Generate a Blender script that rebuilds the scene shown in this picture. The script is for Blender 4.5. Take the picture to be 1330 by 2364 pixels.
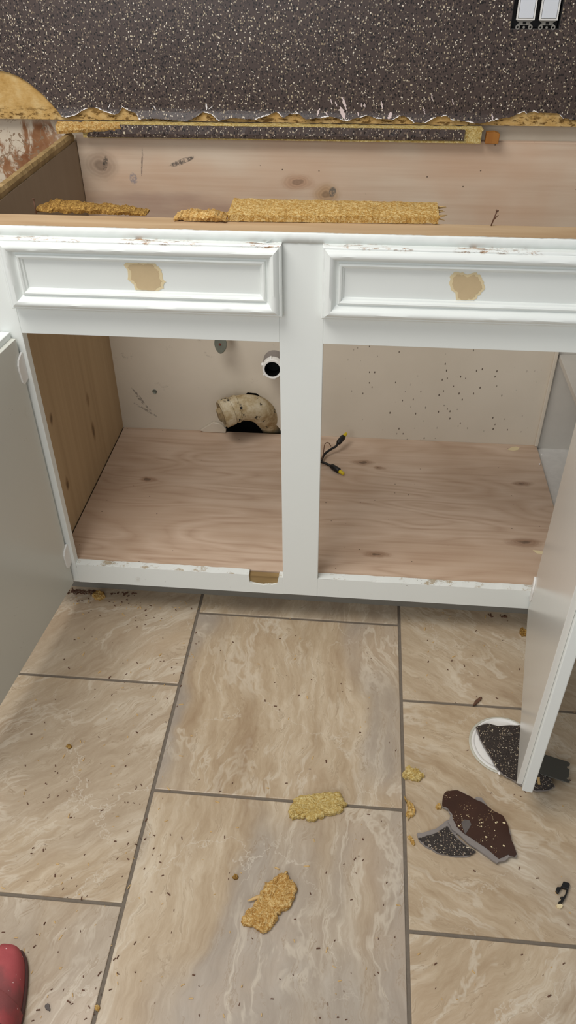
import bpy, bmesh, math, random
from mathutils import Vector, Matrix, noise
random.seed(7)
for o in list(bpy.data.objects): bpy.data.objects.remove(o)
SC = bpy.context.scene
COL = SC.collection

# ------------------------------------------------------------------ camera
CAM = Vector((0.10590, -1.24069, 1.29201))
RR = Vector((0.99571286, 0.09228156, -0.00632613))
UU = Vector((-0.05182277, 0.61319966, 0.78822622))
FF = Vector((-0.07661793, 0.78451914, -0.61535307))
FPX = 1814.558
cd = bpy.data.cameras.new('camera'); cam = bpy.data.objects.new('camera', cd); COL.objects.link(cam)
cd.sensor_fit = 'VERTICAL'; cd.sensor_height = 36.0; cd.sensor_width = 36.0
cd.lens = FPX / 2364 * 36.0; cd.clip_start = 0.01
m = Matrix((RR, UU, -FF)).transposed().to_4x4(); m.translation = CAM
cam.matrix_world = m
SC.camera = cam
def at(u, v, ax, val):
    d = FF + RR * ((u - 665) / FPX) - UU * ((v - 1182) / FPX)
    return CAM + d * ((val - CAM[ax]) / d[ax])
def fl(u, v, z=0.0): return at(u, v, 2, z)

# ------------------------------------------------------------------ light
w = bpy.data.worlds.new('world'); SC.world = w; w.use_nodes = True
bg = w.node_tree.nodes['Background']; bg.inputs[0].default_value = (0.96, 0.975, 1.0, 1); bg.inputs[1].default_value = 0.28
def area(name, loc, target, sx, sy, power, col):
    l = bpy.data.lights.new(name, 'AREA'); l.shape = 'RECTANGLE'; l.size = sx; l.size_y = sy
    l.energy = power; l.color = col
    o = bpy.data.objects.new(name, l); COL.objects.link(o); o.location = loc
    o.rotation_euler = (Vector(target) - Vector(loc)).to_track_quat('-Z', 'Y').to_euler()
    return o
area('ceiling_light', (-0.75, -0.75, 2.42), (-0.35, -0.35, 0.0), 1.2, 0.9, 33, (1.0, 0.97, 0.92))
area('window_light', (-0.9, -3.0, 1.7), (0.1, 0.2, 0.6), 1.8, 1.3, 23, (0.97, 0.985, 1.0))
vs = SC.view_settings
vs.view_transform = 'Standard'; vs.look = 'None'; vs.gamma = 1.0; vs.use_curve_mapping = False
vs.exposure = 0.06

# ------------------------------------------------------------------ node helpers
def lin(h):
    h = h.lstrip('#'); r = []
    for i in (0, 2, 4):
        c = int(h[i:i + 2], 16) / 255
        r.append(c / 12.92 if c <= 0.04045 else ((c + 0.055) / 1.055) ** 2.4)
    return (*r, 1.0)
class G:
    def __init__(s, name, rough=0.5, spec=0.5, metal=0.0):
        s.m = bpy.data.materials.new(name); s.m.use_nodes = True; s.t = s.m.node_tree
        s.b = s.t.nodes['Principled BSDF']
        s.b.inputs['Roughness'].default_value = rough; s.b.inputs['Metallic'].default_value = metal
        s.b.inputs['Specular IOR Level'].default_value = spec
        s.tc = s.n('ShaderNodeTexCoord'); s.obj = s.tc.outputs['Object']
    def n(s, t): return s.t.nodes.new(t)
    def put(s, sock, v):
        if isinstance(v, bpy.types.NodeSocket): s.t.links.new(v, sock)
        elif isinstance(v, str): sock.default_value = lin(v)
        else: sock.default_value = v
    def map(s, sc=(1, 1, 1), rot=(0, 0, 0), loc=(0, 0, 0), vec=None):
        k = s.n('ShaderNodeMapping'); s.put(k.inputs['Vector'], vec or s.obj)
        k.inputs['Scale'].default_value = sc; k.inputs['Rotation'].default_value = rot; k.inputs['Location'].default_value = loc
        return k.outputs[0]
    def noise(s, scale, detail=4, rough=0.55, vec=None, dist=0.0, color=False):
        k = s.n('ShaderNodeTexNoise'); s.put(k.inputs['Vector'], vec or s.obj); s.put(k.inputs['Scale'], scale)
        k.inputs['Detail'].default_value = detail; k.inputs['Roughness'].default_value = rough; k.inputs['Distortion'].default_value = dist
        return k.outputs['Color' if color else 'Fac']
    def vor(s, scale, vec=None, feature='F1', rnd=1.0):
        k = s.n('ShaderNodeTexVoronoi'); s.put(k.inputs['Vector'], vec or s.obj); k.inputs['Scale'].default_value = scale
        k.feature = feature; k.inputs['Randomness'].default_value = rnd
        return k.outputs['Distance'], k.outputs.get('Color')
    def math(s, op, a, b=0.0, clamp=False):
        k = s.n('ShaderNodeMath'); k.operation = op; k.use_clamp = clamp
        s.put(k.inputs[0], a); s.put(k.inputs[1], b); return k.outputs[0]
    def step(s, v, a, b):
        k = s.n('ShaderNodeMapRange'); k.interpolation_type = 'SMOOTHSTEP'
        s.put(k.inputs[0], v); s.put(k.inputs[1], a); s.put(k.inputs[2], b); return k.outputs[0]
    def ramp(s, fac, stops, interp='LINEAR'):
        k = s.n('ShaderNodeValToRGB'); s.put(k.inputs[0], fac); e = k.color_ramp; e.interpolation = interp
        while len(e.elements) < len(stops): e.elements.new(0.5)
        for el, (p, c) in zip(e.elements, stops): el.position = p; el.color = lin(c)
        return k.outputs[0]
    def mix(s, f, a, b, mode='MIX'):
        k = s.n('ShaderNodeMix'); k.data_type = 'RGBA'; k.blend_type = mode
        s.put(k.inputs[0], f); s.put(k.inputs[6], a); s.put(k.inputs[7], b); return k.outputs[2]
    def sep(s, vec=None):
        k = s.n('ShaderNodeSeparateXYZ'); s.put(k.inputs[0], vec or s.obj); return k.outputs
    def addv(s, a, b, sc=1.0):
        k = s.n('ShaderNodeVectorMath'); k.operation = 'MULTIPLY_ADD'; s.put(k.inputs[0], b); k.inputs[1].default_value = (sc,) * 3; s.put(k.inputs[2], a)
        return k.outputs[0]
    def dist(s, p, vec=None):
        k = s.n('ShaderNodeVectorMath'); k.operation = 'DISTANCE'; s.put(k.inputs[0], vec or s.obj); k.inputs[1].default_value = p
        return k.outputs['Value']
    def attr(s, name):
        k = s.n('ShaderNodeAttribute'); k.attribute_type = 'OBJECT'; k.attribute_name = name; return k.outputs['Fac']
    def bump(s, h, strength=0.3, d=0.001):
        k = s.n('ShaderNodeBump'); k.inputs['Strength'].default_value = strength; k.inputs['Distance'].default_value = d
        s.put(k.inputs['Height'], h); s.put(s.b.inputs['Normal'], k.outputs[0])
    def out(s, col, rough=None):
        s.put(s.b.inputs['Base Color'], col)
        if rough is not None: s.put(s.b.inputs['Roughness'], rough)
        return s.m

MAT = {}
def plain(name, c, rough=0.5, metal=0.0, var=0.12, sc=40, bump=0.0, spec=0.5):
    g = G(name, rough, spec, metal); n = g.noise(sc, 5)
    dark = tuple(x * (1 - var) for x in lin(c)[:3]) + (1,)
    col = g.mix(n, dark, lin(c))
    if bump: g.bump(n, bump)
    MAT[name] = g.out(col); return MAT[name]

def paint(name, c, dirt='#a89c88', dirtamt=0.0, rough=0.38, fleck=0.0, topwear=0.0):
    g = G(name, rough); n = g.noise(9, 4); fine = g.noise(1.0, 6, 0.6, vec=g.map((30, 260, 260)))
    col = g.mix(g.math('MULTIPLY', n, 0.10), c, '#b9bcb6')
    if dirtamt:
        d = g.step(g.noise(16, 8, 0.7), 0.62, 0.74); col = g.mix(g.math('MULTIPLY', d, dirtamt), col, dirt)
    if fleck:
        dv, _ = g.vor(150); f = g.math('MULTIPLY', g.step(dv, 0.16, 0.10), g.step(g.noise(25, 3), 0.60, 0.66)); col = g.mix(g.math('MULTIPLY', f, fleck), col, '#4b3a2c')
    if topwear:
        ge = g.n('ShaderNodeNewGeometry'); nz = g.sep(ge.outputs['Normal'])[2]
        mk = g.math('MULTIPLY', g.step(nz, 0.5, 0.8), g.step(g.noise(30, 8, 0.75), topwear, topwear + 0.1))
        col = g.mix(mk, col, g.ramp(g.noise(60, 5), [(0.3, '#7d6a55'), (0.6, '#b5a78f')]))
    g.bump(g.math('ADD', g.math('MULTIPLY', fine, 0.5), g.noise(55, 5)), 0.16, 0.0007)
    MAT[name] = g.out(col); return MAT[name]
paint('white_paint', '#e9edea')
paint('white_paint_worn', '#e9edea', dirtamt=0.35, fleck=0.8, topwear=0.51)
paint('door_paint', '#cfcfc6', dirt='#a9a596', dirtamt=0.3, rough=0.30, fleck=0.3)
paint('door_paint_gloss', '#dcdad4', dirtamt=0.12, rough=0.22)

def drawer_paint():
    g = G('drawer_paint', 0.36); x, y, z = g.sep()
    col = g.mix(g.math('MULTIPLY', g.noise(9, 4), 0.1), '#ebefec', '#bcc0ba')
    band = g.step(z, 0.1152, 0.1178)
    chips = g.math('MULTIPLY', band, g.math('MULTIPLY', g.step(g.noise(1, 7, 0.75, vec=g.map((70, 200, 260))), 0.52, 0.58), g.step(g.noise(7, 2), 0.47, 0.56)))
    col = g.mix(chips, col, g.ramp(g.noise(90, 4), [(0.35, '#5d3c25'), (0.65, '#b48a60')]))
    g.bump(g.math('ADD', g.math('MULTIPLY', g.noise(1, 6, 0.6, vec=g.map((25, 300, 300))), 0.6), g.noise(40, 5)), 0.22, 0.0008)
    MAT['drawer_paint'] = g.out(col)
drawer_paint()

def particle(name, c0, c1, c2, scale=1.0, dark='#6b4a1e'):
    g = G(name, 0.85, 0.2)
    wob = g.addv(g.obj, g.noise(120 * scale, 2, color=True), 0.012)
    d1, col1 = g.vor(230 * scale, vec=g.map((1, 1.9, 1.4), (0.4, 0.3, 0.7), vec=wob)); d2, col2 = g.vor(420 * scale, vec=g.map((1.8, 1, 1), (0.2, 0.6, 1.1), vec=wob))
    r1 = g.sep(col1)[0]; r2 = g.sep(col2)[1]
    f = g.math('ADD', g.math('MULTIPLY', r1, 0.5), g.math('MULTIPLY', r2, 0.5))
    col = g.ramp(f, [(0.12, c0), (0.45, c1), (0.8, c2)])
    col = g.mix(g.math('MULTIPLY', g.step(g.noise(70 * scale, 6, 0.7), 0.60, 0.72), 0.75), col, dark)
    col = g.mix(g.math('MULTIPLY', g.noise(12, 3), 0.3), col, c0)
    g.bump(g.math('ADD', f, g.math('MULTIPLY', g.noise(300 * scale, 4), 0.6)), 0.9, 0.0022)
    MAT[name] = g.out(col)
particle('particle_board', '#a4763a', '#c39a58', '#e0c389')
particle('particle_board_pale', '#ab8b4a', '#c5aa68', '#ddcb92')
particle('particle_board_dark', '#6f4f26', '#9a7438', '#bd9854', dark='#3c2814')
particle('particle_board_golden', '#a47a3c', '#c39c58', '#e2c98f', dark='#6d4b1c')
def substrate():
    g = G('backsplash_core', 0.8, 0.2); x, y, z = g.sep()
    n = g.noise(45, 7, 0.65); st = g.noise(1, 6, 0.7, vec=g.map((60, 60, 160)))
    col = g.ramp(n, [(0.3, '#b38d50'), (0.5, '#c6a266'), (0.7, '#d2b57f')])
    rough = g.math('MULTIPLY', g.step(z, 0.022, 0.0), g.step(st, 0.5, 0.6)); col = g.mix(rough, col, '#6b4f27')
    g.bump(st, 0.5, 0.002); MAT['backsplash_core'] = g.out(col)
substrate()

def laminate(name, base='#453935', base2='#51443f', rough=0.3, k_=1.0):
    g = G(name, rough, 0.5)
    wob = g.addv(g.obj, g.noise(90, 2, color=True), 0.004)
    col = g.mix(g.noise(6, 3), base, base2)
    def specks(sc, loc, stretch, thr, c_stops, frac, col):
        k = g.n('ShaderNodeTexVoronoi'); g.put(k.inputs['Vector'], g.map(stretch, (0, 0, 0), loc, vec=wob)); k.inputs['Scale'].default_value = sc
        d, cc = k.outputs['Distance'], g.sep(k.outputs['Color'])
        size = g.math('MULTIPLY', cc[1], thr)
        mask = g.math('MULTIPLY', g.step(g.math('SUBTRACT', d, size), 0.05, -0.03), g.math('LESS_THAN', cc[0], frac))
        return g.mix(mask, col, g.ramp(cc[2], c_stops))
    col = specks(300 * k_, (3, 1, 2), (1, 1, 0.72), 0.60, [(0.2, '#171212'), (0.8, '#2a2220')], 0.60, col)
    col = specks(230 * k_, (7, 5, 1), (1, 1, 0.7), 0.50, [(0.2, '#6b5b51'), (0.8, '#877665')], 0.34, col)
    col = specks(205 * k_, (2, 9, 4), (1.15, 1, 0.66), 0.44, [(0.15, '#857663'), (0.5, '#ab9a7b'), (0.9, '#cdc1a8')], 0.34, col)
    col = specks(410 * k_, (11, 3, 8), (1, 1, 0.8), 0.56, [(0.3, '#b8ab90'), (0.8, '#e6dccb')], 0.17, col)
    g.bump(g.noise(160, 3), 0.05, 0.0006)
    MAT[name] = g.out(col, g.math('ADD', g.math('MULTIPLY', g.noise(14, 3), 0.12), rough - 0.05))
laminate('speckled_laminate')
laminate('speckled_laminate_fine', '#2b2523', '#3a322e', 0.4, 1.35)
plain('laminate_core', '#8d8580', 0.6, var=0.2, sc=120)
plain('chip_white', '#f4efec', 0.7, var=0.1, sc=200)
plain('plaster_pink', '#e6d3d0', 0.8, var=0.15, sc=150)
def underside():
    g = G('laminate_back', 0.33, 0.5); col = g.mix(g.noise(30, 5), '#2c1812', '#45291d')
    d, cc = g.vor(330); k = g.math('MULTIPLY', g.step(d, 0.28, 0.2), g.step(g.noise(38, 3), 0.56, 0.62))
    col = g.mix(k, col, g.ramp(g.sep(cc)[0], [(0.3, '#8f6f4a'), (0.8, '#e0cba4')]))
    MAT['laminate_back'] = g.out(col)
underside()

def wood(name, stops, axis=0, fine=1.0, rings=7.0, contrast=0.6, knots=(), stain=None, rough=0.6, freq=1.6, spots=None, scuffs=(), kd=0.6, warm=None):
    g = G(name, rough, 0.3)
    s = [5.0, 5.0, 5.0]; s[axis] = 1.0
    v = g.map(tuple(x * freq for x in s), loc=(3.1, 1.7, 5.2))
    low = g.noise(1.0, 2, 0.5, vec=v, dist=0.35)
    s2 = [90.0 * fine] * 3; s2[axis] = 3.0 * fine
    streak = g.noise(1.0, 6, 0.6, vec=g.map(tuple(s2)))
    k = g.n('ShaderNodeMath'); k.operation = 'PINGPONG'; g.put(k.inputs[0], g.math('MULTIPLY', low, rings)); k.inputs[1].default_value = 1.0
    f = g.math('ADD', g.math('MULTIPLY', k.outputs[0], contrast), g.math('MULTIPLY', streak, 1 - contrast * 0.6))
    f = g.math('ADD', g.math('MULTIPLY', f, 0.75), g.math('MULTIPLY', g.noise(2.2, 2), 0.25))
    col = g.ramp(f, stops)
    if warm:
        col = g.mix(g.math('MULTIPLY', g.step(g.noise(3.0, 3, 0.6, vec=g.map(loc=(7, 1, 3))), 0.42, 0.62), warm[1]), col, warm[0])
    if stain:
        sm = g.step(g.noise(1, 5, 0.6, vec=g.map((1.6, 4, 7), loc=(0, 0, 2))), 0.5, 0.7); col = g.mix(g.math('MULTIPLY', sm, stain[1]), col, stain[0])
    for (p, r, asp, c) in knots:
        sc = [1.0, 1.0, 1.0]; sc[axis] = asp
        dv = g.dist(tuple(p[i] * sc[i] for i in range(3)), vec=g.addv(g.map(tuple(sc)), g.noise(30, 3, color=True), 0.012))
        d2 = g.math('SUBTRACT', dv, 0.006)
        ring = g.math('ABSOLUTE', g.math('SINE', g.math('MULTIPLY', d2, 3.14 * 3.2 / r)))
        halo = g.step(d2, r * 1.5, r * 0.3)
        col = g.mix(g.math('MULTIPLY', halo, 0.55), col, c)
        col = g.mix(g.math('MULTIPLY', g.math('MULTIPLY', halo, ring), 0.16), col, '#4d3826')
        col = g.mix(g.math('MULTIPLY', g.step(d2, r * 0.36, r * 0.1), kd), col, '#3a2c22')
    for (p, L, W, ang, c, a) in scuffs:      # thin pencil / rub marks with a shape of their own
        mv = g.map((1, 1, 1), vec=g.addv(g.obj, g.noise(25, 2, color=True), 0.006))
        kk = g.n('ShaderNodeVectorMath'); kk.operation = 'SUBTRACT'; g.put(kk.inputs[0], mv); kk.inputs[1].default_value = p
        rv = g.n('ShaderNodeVectorRotate'); rv.rotation_type = 'Y_AXIS'; g.put(rv.inputs['Vector'], kk.outputs[0]); rv.inputs['Angle'].default_value = ang
        q = g.sep(rv.outputs[0])
        e = g.math('ADD', g.math('POWER', g.math('DIVIDE', q[0], L), 2.0), g.math('POWER', g.math('DIVIDE', q[2], W), 2.0))
        mk = g.math('MULTIPLY', g.step(e, 1.0, 0.5), g.step(g.noise(220, 4, 0.7), 0.36, 0.56))
        col = g.mix(g.math('MULTIPLY', mk, a), col, c)
    if spots:
        d, cc = g.vor(spots[0]); cs = g.sep(cc)
        mk = g.math('MULTIPLY', g.step(d, spots[1], spots[1] * 0.6), g.math('LESS_THAN', cs[0], spots[2])); col = g.mix(g.math('MULTIPLY', mk, 0.85), col, '#3b2a20')
    g.bump(streak, 0.1, 0.0006)
    MAT[name] = g.out(col); return MAT[name]
wood('plywood_floor', [(0.15, '#957a63'), (0.34, '#b79c86'), (0.5, '#c7ae98'), (0.68, '#d0b9a4'), (0.9, '#d8c4b0')], 0, 1.0, 26, 0.32, spots=(60, 0.10, 0.10), freq=1.5, kd=0.55,
     warm=('#a88a70', 0.35), knots=[((0.15, 0.46, 0.138), 0.007, 0.4, '#8d6a4e'), ((0.19, 0.10, 0.138), 0.007, 0.4, '#8a6548'), ((0.19, 0.44, 0.138), 0.004, 0.5, '#8d6a4e'), ((0.52, 0.17, 0.138), 0.011, 0.4, '#855f44'), ((0.55, 0.40, 0.138), 0.006, 0.4, '#855f44'), ((-0.39, 0.34, 0.138), 0.006, 0.5, '#a07a60')])
wood('plywood_side', [(0.2, '#988060'), (0.45, '#ab9270'), (0.7, '#b79e7b'), (0.9, '#c0a986')], 2, 0.5, 3, 0.15, rough=0.7, freq=0.8, kd=0.5,
     knots=[((-0.529, 0.075, 0.615), 0.008, 0.5, '#6e5030'), ((-0.529, 0.36, 0.36), 0.005, 0.5, '#7a5a34'), ((-0.529, 0.36, 0.28), 0.006, 0.4, '#7a5a34'), ((-0.529, 0.14, 0.44), 0.004, 0.5, '#6a4a28'), ((-0.529, 0.15, 0.27), 0.005, 0.5, '#6a4a28'), ((-0.529, 0.43, 0.55), 0.004, 0.5, '#6a4a28')])
_k1 = at(238, 375, 1, 0.561); _k2 = at(762, 442, 1, 0.561); _s1 = at(420, 373, 1, 0.561); _s2 = at(308, 412, 1, 0.561)
_s3 = at(328, 375, 1, 0.561); _s4 = at(700, 415, 1, 0.561); _k3 = at(585, 345, 1, 0.561)
wood('pine_board', [(0.15, '#ab8d77'), (0.38, '#c3aa94'), (0.58, '#d0bca7'), (0.85, '#dccdba')], 0, 0.9, 6, 0.28, stain=('#a08579', 0.6), warm=('#c79f80', 0.45), rough=0.5, spots=(38, 0.07, 0.3), kd=0.35,
     knots=[(tuple(_k1), 0.024, 0.8, '#8e7765'), (tuple(_k2), 0.017, 0.8, '#b08858'), (tuple(_s4), 0.012, 0.5, '#b5896a')],
     scuffs=[(tuple(_s1 + Vector((0.003, 0.003, 0.003))), 0.034, 0.006, 0.35, '#57504c', 0.9), (tuple(_s2 + Vector((0.003, 0.003, 0.003))), 0.010, 0.014, 0.0, '#8a848a', 0.8), (tuple(_s3 + Vector((0.003, 0.003, 0.003))), 0.0022, 0.034, -0.15, '#7b6a62', 0.8),
             (tuple(_k1 + Vector((0.008, 0.003, 0.0))), 0.006, 0.018, -0.2, '#4a443e', 0.9), (tuple(_k2 + Vector((0.008, 0.003, 0.002))), 0.008, 0.012, -0.3, '#6a665f', 0.9)])
wood('rail_wood', [(0.2, '#9a7c5c'), (0.45, '#b39674'), (0.7, '#c1a684'), (0.9, '#cdb597')], 0, 0.6, 5, 0.35, freq=3.0)
wood('bare_wood', [(0.2, '#77603f'), (0.5, '#9c8258'), (0.8, '#b89d72')], 0, 1.0, 8, 0.4)
wood('amber_wood', [(0.2, '#6e3f17'), (0.5, '#915a25'), (0.8, '#ab7436')], 2, 1.0, 5, 0.4)

def melamine():
    g = G('taupe_panel', 0.5, 0.3); col = g.mix(g.noise(1, 5, 0.6, vec=g.map((1, 40, 3))), '#8c7963', '#9d8a74'); MAT['taupe_panel'] = g.out(col)
melamine()
def back_paint():
    g = G('back_panel_paint', 0.42, 0.4); x, y, z = g.sep()
    col = g.mix(g.noise(5, 4), '#d9cfbf', '#c6bcab')
    # tar-like flecks on the half behind the right opening
    v = g.map((1.1, 1.0, 0.5), loc=(0.3, 0, 0.7)); k = g.n('ShaderNodeTexVoronoi'); g.put(k.inputs['Vector'], v); k.inputs['Scale'].default_value = 78
    cs = g.sep(k.outputs['Color']); size = g.math('MULTIPLY', cs[1], 0.165)
    mk = g.math('MULTIPLY', g.step(g.math('SUBTRACT', k.outputs['Distance'], size), 0.02, -0.02), g.math('LESS_THAN', cs[0], 0.8))
    mk = g.math('MULTIPLY', mk, g.step(x, 0.06, 0.14)); mk = g.math('MULTIPLY', mk, g.step(x, 0.58, 0.50))
    mk = g.math('MULTIPLY', mk, g.step(g.noise(9, 2), 0.32, 0.46))
    col = g.mix(g.math('MULTIPLY', mk, 0.9), col, '#4a3a30')
    # scuffs on the half behind the left opening
    sc = g.math('MULTIPLY', g.step(g.noise(1, 8, 0.75, vec=g.map((18, 18, 26), (0, 0.7, 0))), 0.60, 0.70), g.step(x, 0.0, -0.1))
    col = g.mix(g.math('MULTIPLY', sc, 0.5), col, '#7a7168')
    for (u, vv, L, W, ang) in [(330, 930, 0.035, 0.004, -0.9), (335, 945, 0.045, 0.004, -0.6), (318, 912, 0.03, 0.003, -1.0)]:
        p = at(u, vv, 1, 0.575); kk = g.n('ShaderNodeVectorMath'); kk.operation = 'SUBTRACT'; g.put(kk.inputs[0], g.addv(g.obj, g.noise(20, 2, color=True), 0.01)); kk.inputs[1].default_value = tuple(p + Vector((0.005, 0.005, 0.005)))
        rv = g.n('ShaderNodeVectorRotate'); rv.rotation_type = 'Y_AXIS'; g.put(rv.inputs['Vector'], kk.outputs[0]); rv.inputs['Angle'].default_value = ang
        q = g.sep(rv.outputs[0]); e = g.math('ADD', g.math('POWER', g.math('DIVIDE', q[0], L), 2.0), g.math('POWER', g.math('DIVIDE', q[2], W), 2.0))
        col = g.mix(g.math('MULTIPLY', g.math('MULTIPLY', g.step(e, 1.0, 0.4), g.step(g.noise(160, 3), 0.4, 0.6)), 0.75), col, '#6d6760')
    # grime around the drain hole
    hp = at(575, 960, 1, 0.575); gr = g.math('MULTIPLY', g.step(g.dist(tuple(hp)), 0.12, 0.05), g.noise(40, 6, 0.7)); col = g.mix(g.math('MULTIPLY', gr, 0.7), col, '#8c7d68')
    g.bump(g.noise(35, 6), 0.25, 0.001); MAT['back_panel_paint'] = g.out(col)
back_paint()
def wall_mat():
    g = G('stained_wall', 0.8, 0.25); x, y, z = g.sep()
    col = g.mix(g.noise(8, 5), '#d8cdbb', '#c4b5a0')
    st = g.step(g.noise(1, 8, 0.7, vec=g.map((14, 14, 8)), dist=0.4), 0.46, 0.54)
    st = g.math('MULTIPLY', st, g.step(x, -0.53, -0.6)); st = g.math('MULTIPLY', st, g.step(z, 0.925, 0.90))
    col = g.mix(st, col, g.ramp(g.noise(30, 5), [(0.3, '#7c4f33'), (0.7, '#a17a58')]))
    ln = g.math('ABSOLUTE', g.math('SUBTRACT', g.noise(14, 3, vec=g.map((1, 1, 0.8)), dist=1.0), 0.5))
    col = g.mix(g.math('MULTIPLY', g.math('MULTIPLY', g.step(ln, 0.012, 0.004), g.step(x, -0.53, -0.56)), g.step(z, 0.925, 0.9)), col, '#8c7660')
    g.bump(g.noise(60, 6), 0.4, 0.0015); MAT['stained_wall'] = g.out(col)
wall_mat()
plain('old_paint_shaded', '#c8c3ba', 0.5, var=0.15, sc=25)  # greyed old white, the panel's dimmer light put into its colour
plain('old_paint_lit', '#e6e3de', 0.5, var=0.25, sc=60)  # lighter old white, the light on the deck put into its colour
plain('grout', '#7d7265', 0.9, var=0.35, sc=160, bump=0.5)
plain('black_plastic', '#0d0c0d', 0.45, var=0.3)
plain('black_metal', '#54534d', 0.32, metal=0.4, var=0.2, sc=15)
plain('hole_dark', '#050505', 0.9)  # near-black colour painted in for the shade inside holes
plain('white_plastic', '#eceae6', 0.35, var=0.06)
plain('switch_white', '#dfe3ea', 0.35, var=0.04)
plain('grey_plastic_rim', '#c8c5b6', 0.4, var=0.15)
plain('old_metal', '#a29e96', 0.45, metal=0.4, var=0.4, sc=80)
plain('brass_grey', '#868b80', 0.45, metal=0.35, var=0.4, sc=80)
plain('red_dot', '#6e2a20', 0.6)
plain('yellow_plastic', '#dcc21b', 0.4, var=0.15)
plain('filler', '#cdb68f', 0.75, var=0.12, sc=70)
plain('filler_pale', '#e4d2a9', 0.75, var=0.1, sc=70)
plain('splinter', '#d8b47a', 0.7, var=0.3, sc=90)
plain('dark_splinter', '#6b4a36', 0.8, var=0.4, sc=90)
plain('grey_chip', '#6a625e', 0.7, var=0.4, sc=90)
plain('shoe_sole', '#5a3a36', 0.7, var=0.3, sc=60)
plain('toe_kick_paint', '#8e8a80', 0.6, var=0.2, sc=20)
def pipe_mat():
    g = G('old_pipe', 0.6, 0.4); n = g.noise(22, 7, 0.7)
    col = g.ramp(n, [(0.3, '#7d6038'), (0.45, '#a8946f'), (0.58, '#c2b498'), (0.75, '#d3c8b2')])
    col = g.mix(g.step(g.noise(34, 5, 0.7, vec=g.map(loc=(4, 2, 1))), 0.61, 0.64), col, '#1b1714')
    g.bump(n, 0.4, 0.002); MAT['old_pipe'] = g.out(col)
pipe_mat()
def cap_mat():
    g = G('corroded_cap', 0.6, 0.4); n = g.noise(60, 7, 0.7)
    MAT['corroded_cap'] = g.out(g.ramp(n, [(0.3, '#3b3a32'), (0.45, '#86765a'), (0.6, '#b09a74'), (0.8, '#cfc6b8')])); g.bump(n, 0.6, 0.002)
cap_mat()
def shoe_mat():
    g = G('red_suede', 0.85, 0.25); n = g.noise(30, 5)
    col = g.mix(n, '#9a4347', '#b85f61'); d, cc = g.vor(170); mk = g.math('MULTIPLY', g.step(d, 0.2, 0.12), g.math('LESS_THAN', g.sep(cc)[0], 0.13)); col = g.mix(mk, col, '#e3c2c0')
    col = g.mix(g.math('MULTIPLY', g.step(g.noise(16, 4), 0.48, 0.62), 0.6), col, '#74504f'); g.bump(g.noise(400, 3), 0.3, 0.0008)
    MAT['red_suede'] = g.out(col)
shoe_mat()
def tile_mat():
    g = G('marble_tile', 0.30, 0.45)
    rv = g.n('ShaderNodeVectorRotate'); rv.rotation_type = 'Z_AXIS'; g.put(rv.inputs['Vector'], g.obj); g.put(rv.inputs['Angle'], g.attr('vein_angle'))
    cmb = g.n('ShaderNodeCombineXYZ'); sd = g.attr('vein_seed'); g.put(cmb.inputs[0], sd); g.put(cmb.inputs[1], g.math('MULTIPLY', sd, 1.7)); g.put(cmb.inputs[2], g.math('MULTIPLY', sd, 0.6))
    V = g.addv(rv.outputs[0], cmb.outputs[0])
    W = g.addv(V, g.noise(5.0, 4, color=True, vec=V), 0.115)          # warped, y = vein direction
    band = g.noise(1, 6, 0.62, vec=g.map((13, 2.4, 4), vec=W))
    fine = g.noise(1, 7, 0.7, vec=g.map((60, 10, 20), vec=W))
    cloud = g.noise(5, 5, 0.6, vec=V)
    f = g.math('ADD', g.math('MULTIPLY', band, 0.55), g.math('MULTIPLY', fine, 0.45))
    col = g.ramp(f, [(0.30, '#967c60'), (0.42, '#ab9579'), (0.51, '#b9a58a'), (0.59, '#c8b79e'), (0.72, '#dbd0bc')])
    gz = g.step(g.noise(1, 3, 0.5, vec=g.map((3.4, 0.9, 1), vec=W)), 0.44, 0.56)
    col = g.mix(g.math('MULTIPLY', gz, g.attr('grey_amount')), col, g.ramp(g.math('ADD', g.math('MULTIPLY', cloud, 0.6), g.math('MULTIPLY', fine, 0.4)), [(0.35, '#988d81'), (0.65, '#b3a99e')]))
    col = g.mix(g.math('MULTIPLY', g.step(cloud, 0.48, 0.7), 0.28), col, '#b49a7e')
    v1 = g.math('ABSOLUTE', g.math('SUBTRACT', g.noise(1, 5, 0.65, vec=g.map((10, 3.0, 5), vec=W), dist=0.5), 0.5))
    col = g.mix(g.math('MULTIPLY', g.math('MULTIPLY', g.step(v1, 0.035, 0.0), g.step(cloud, 0.38, 0.58)), 0.5), col, '#d6cbb8')
    v2 = g.math('ABSOLUTE', g.math('SUBTRACT', g.noise(1, 6, 0.7, vec=g.map((26, 7, 9), vec=W), dist=0.8), 0.52))
    col = g.mix(g.math('MULTIPLY', g.math('MULTIPLY', g.step(v2, 0.025, 0.002), g.step(fine, 0.47, 0.6)), 0.5), col, '#8f785c')
    k = g.n('ShaderNodeTexVoronoi'); k.feature = 'DISTANCE_TO_EDGE'; g.put(k.inputs['Vector'], g.addv(V, g.noise(9, 5, 0.65, color=True, vec=V), 0.20)); k.inputs['Scale'].default_value = 6
    col = g.mix(g.math('MULTIPLY', g.math('MULTIPLY', g.step(k.outputs[0], 0.014, 0.001), g.step(g.noise(6, 3, vec=V), 0.48, 0.64)), 0.5), col, '#d3c9b8')
    g.bump(g.noise(18, 4), 0.05, 0.001)
    MAT['marble_tile'] = g.out(col, g.math('ADD', 0.24, g.math('MULTIPLY', g.noise(20, 4), 0.22)))
tile_mat()

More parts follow.
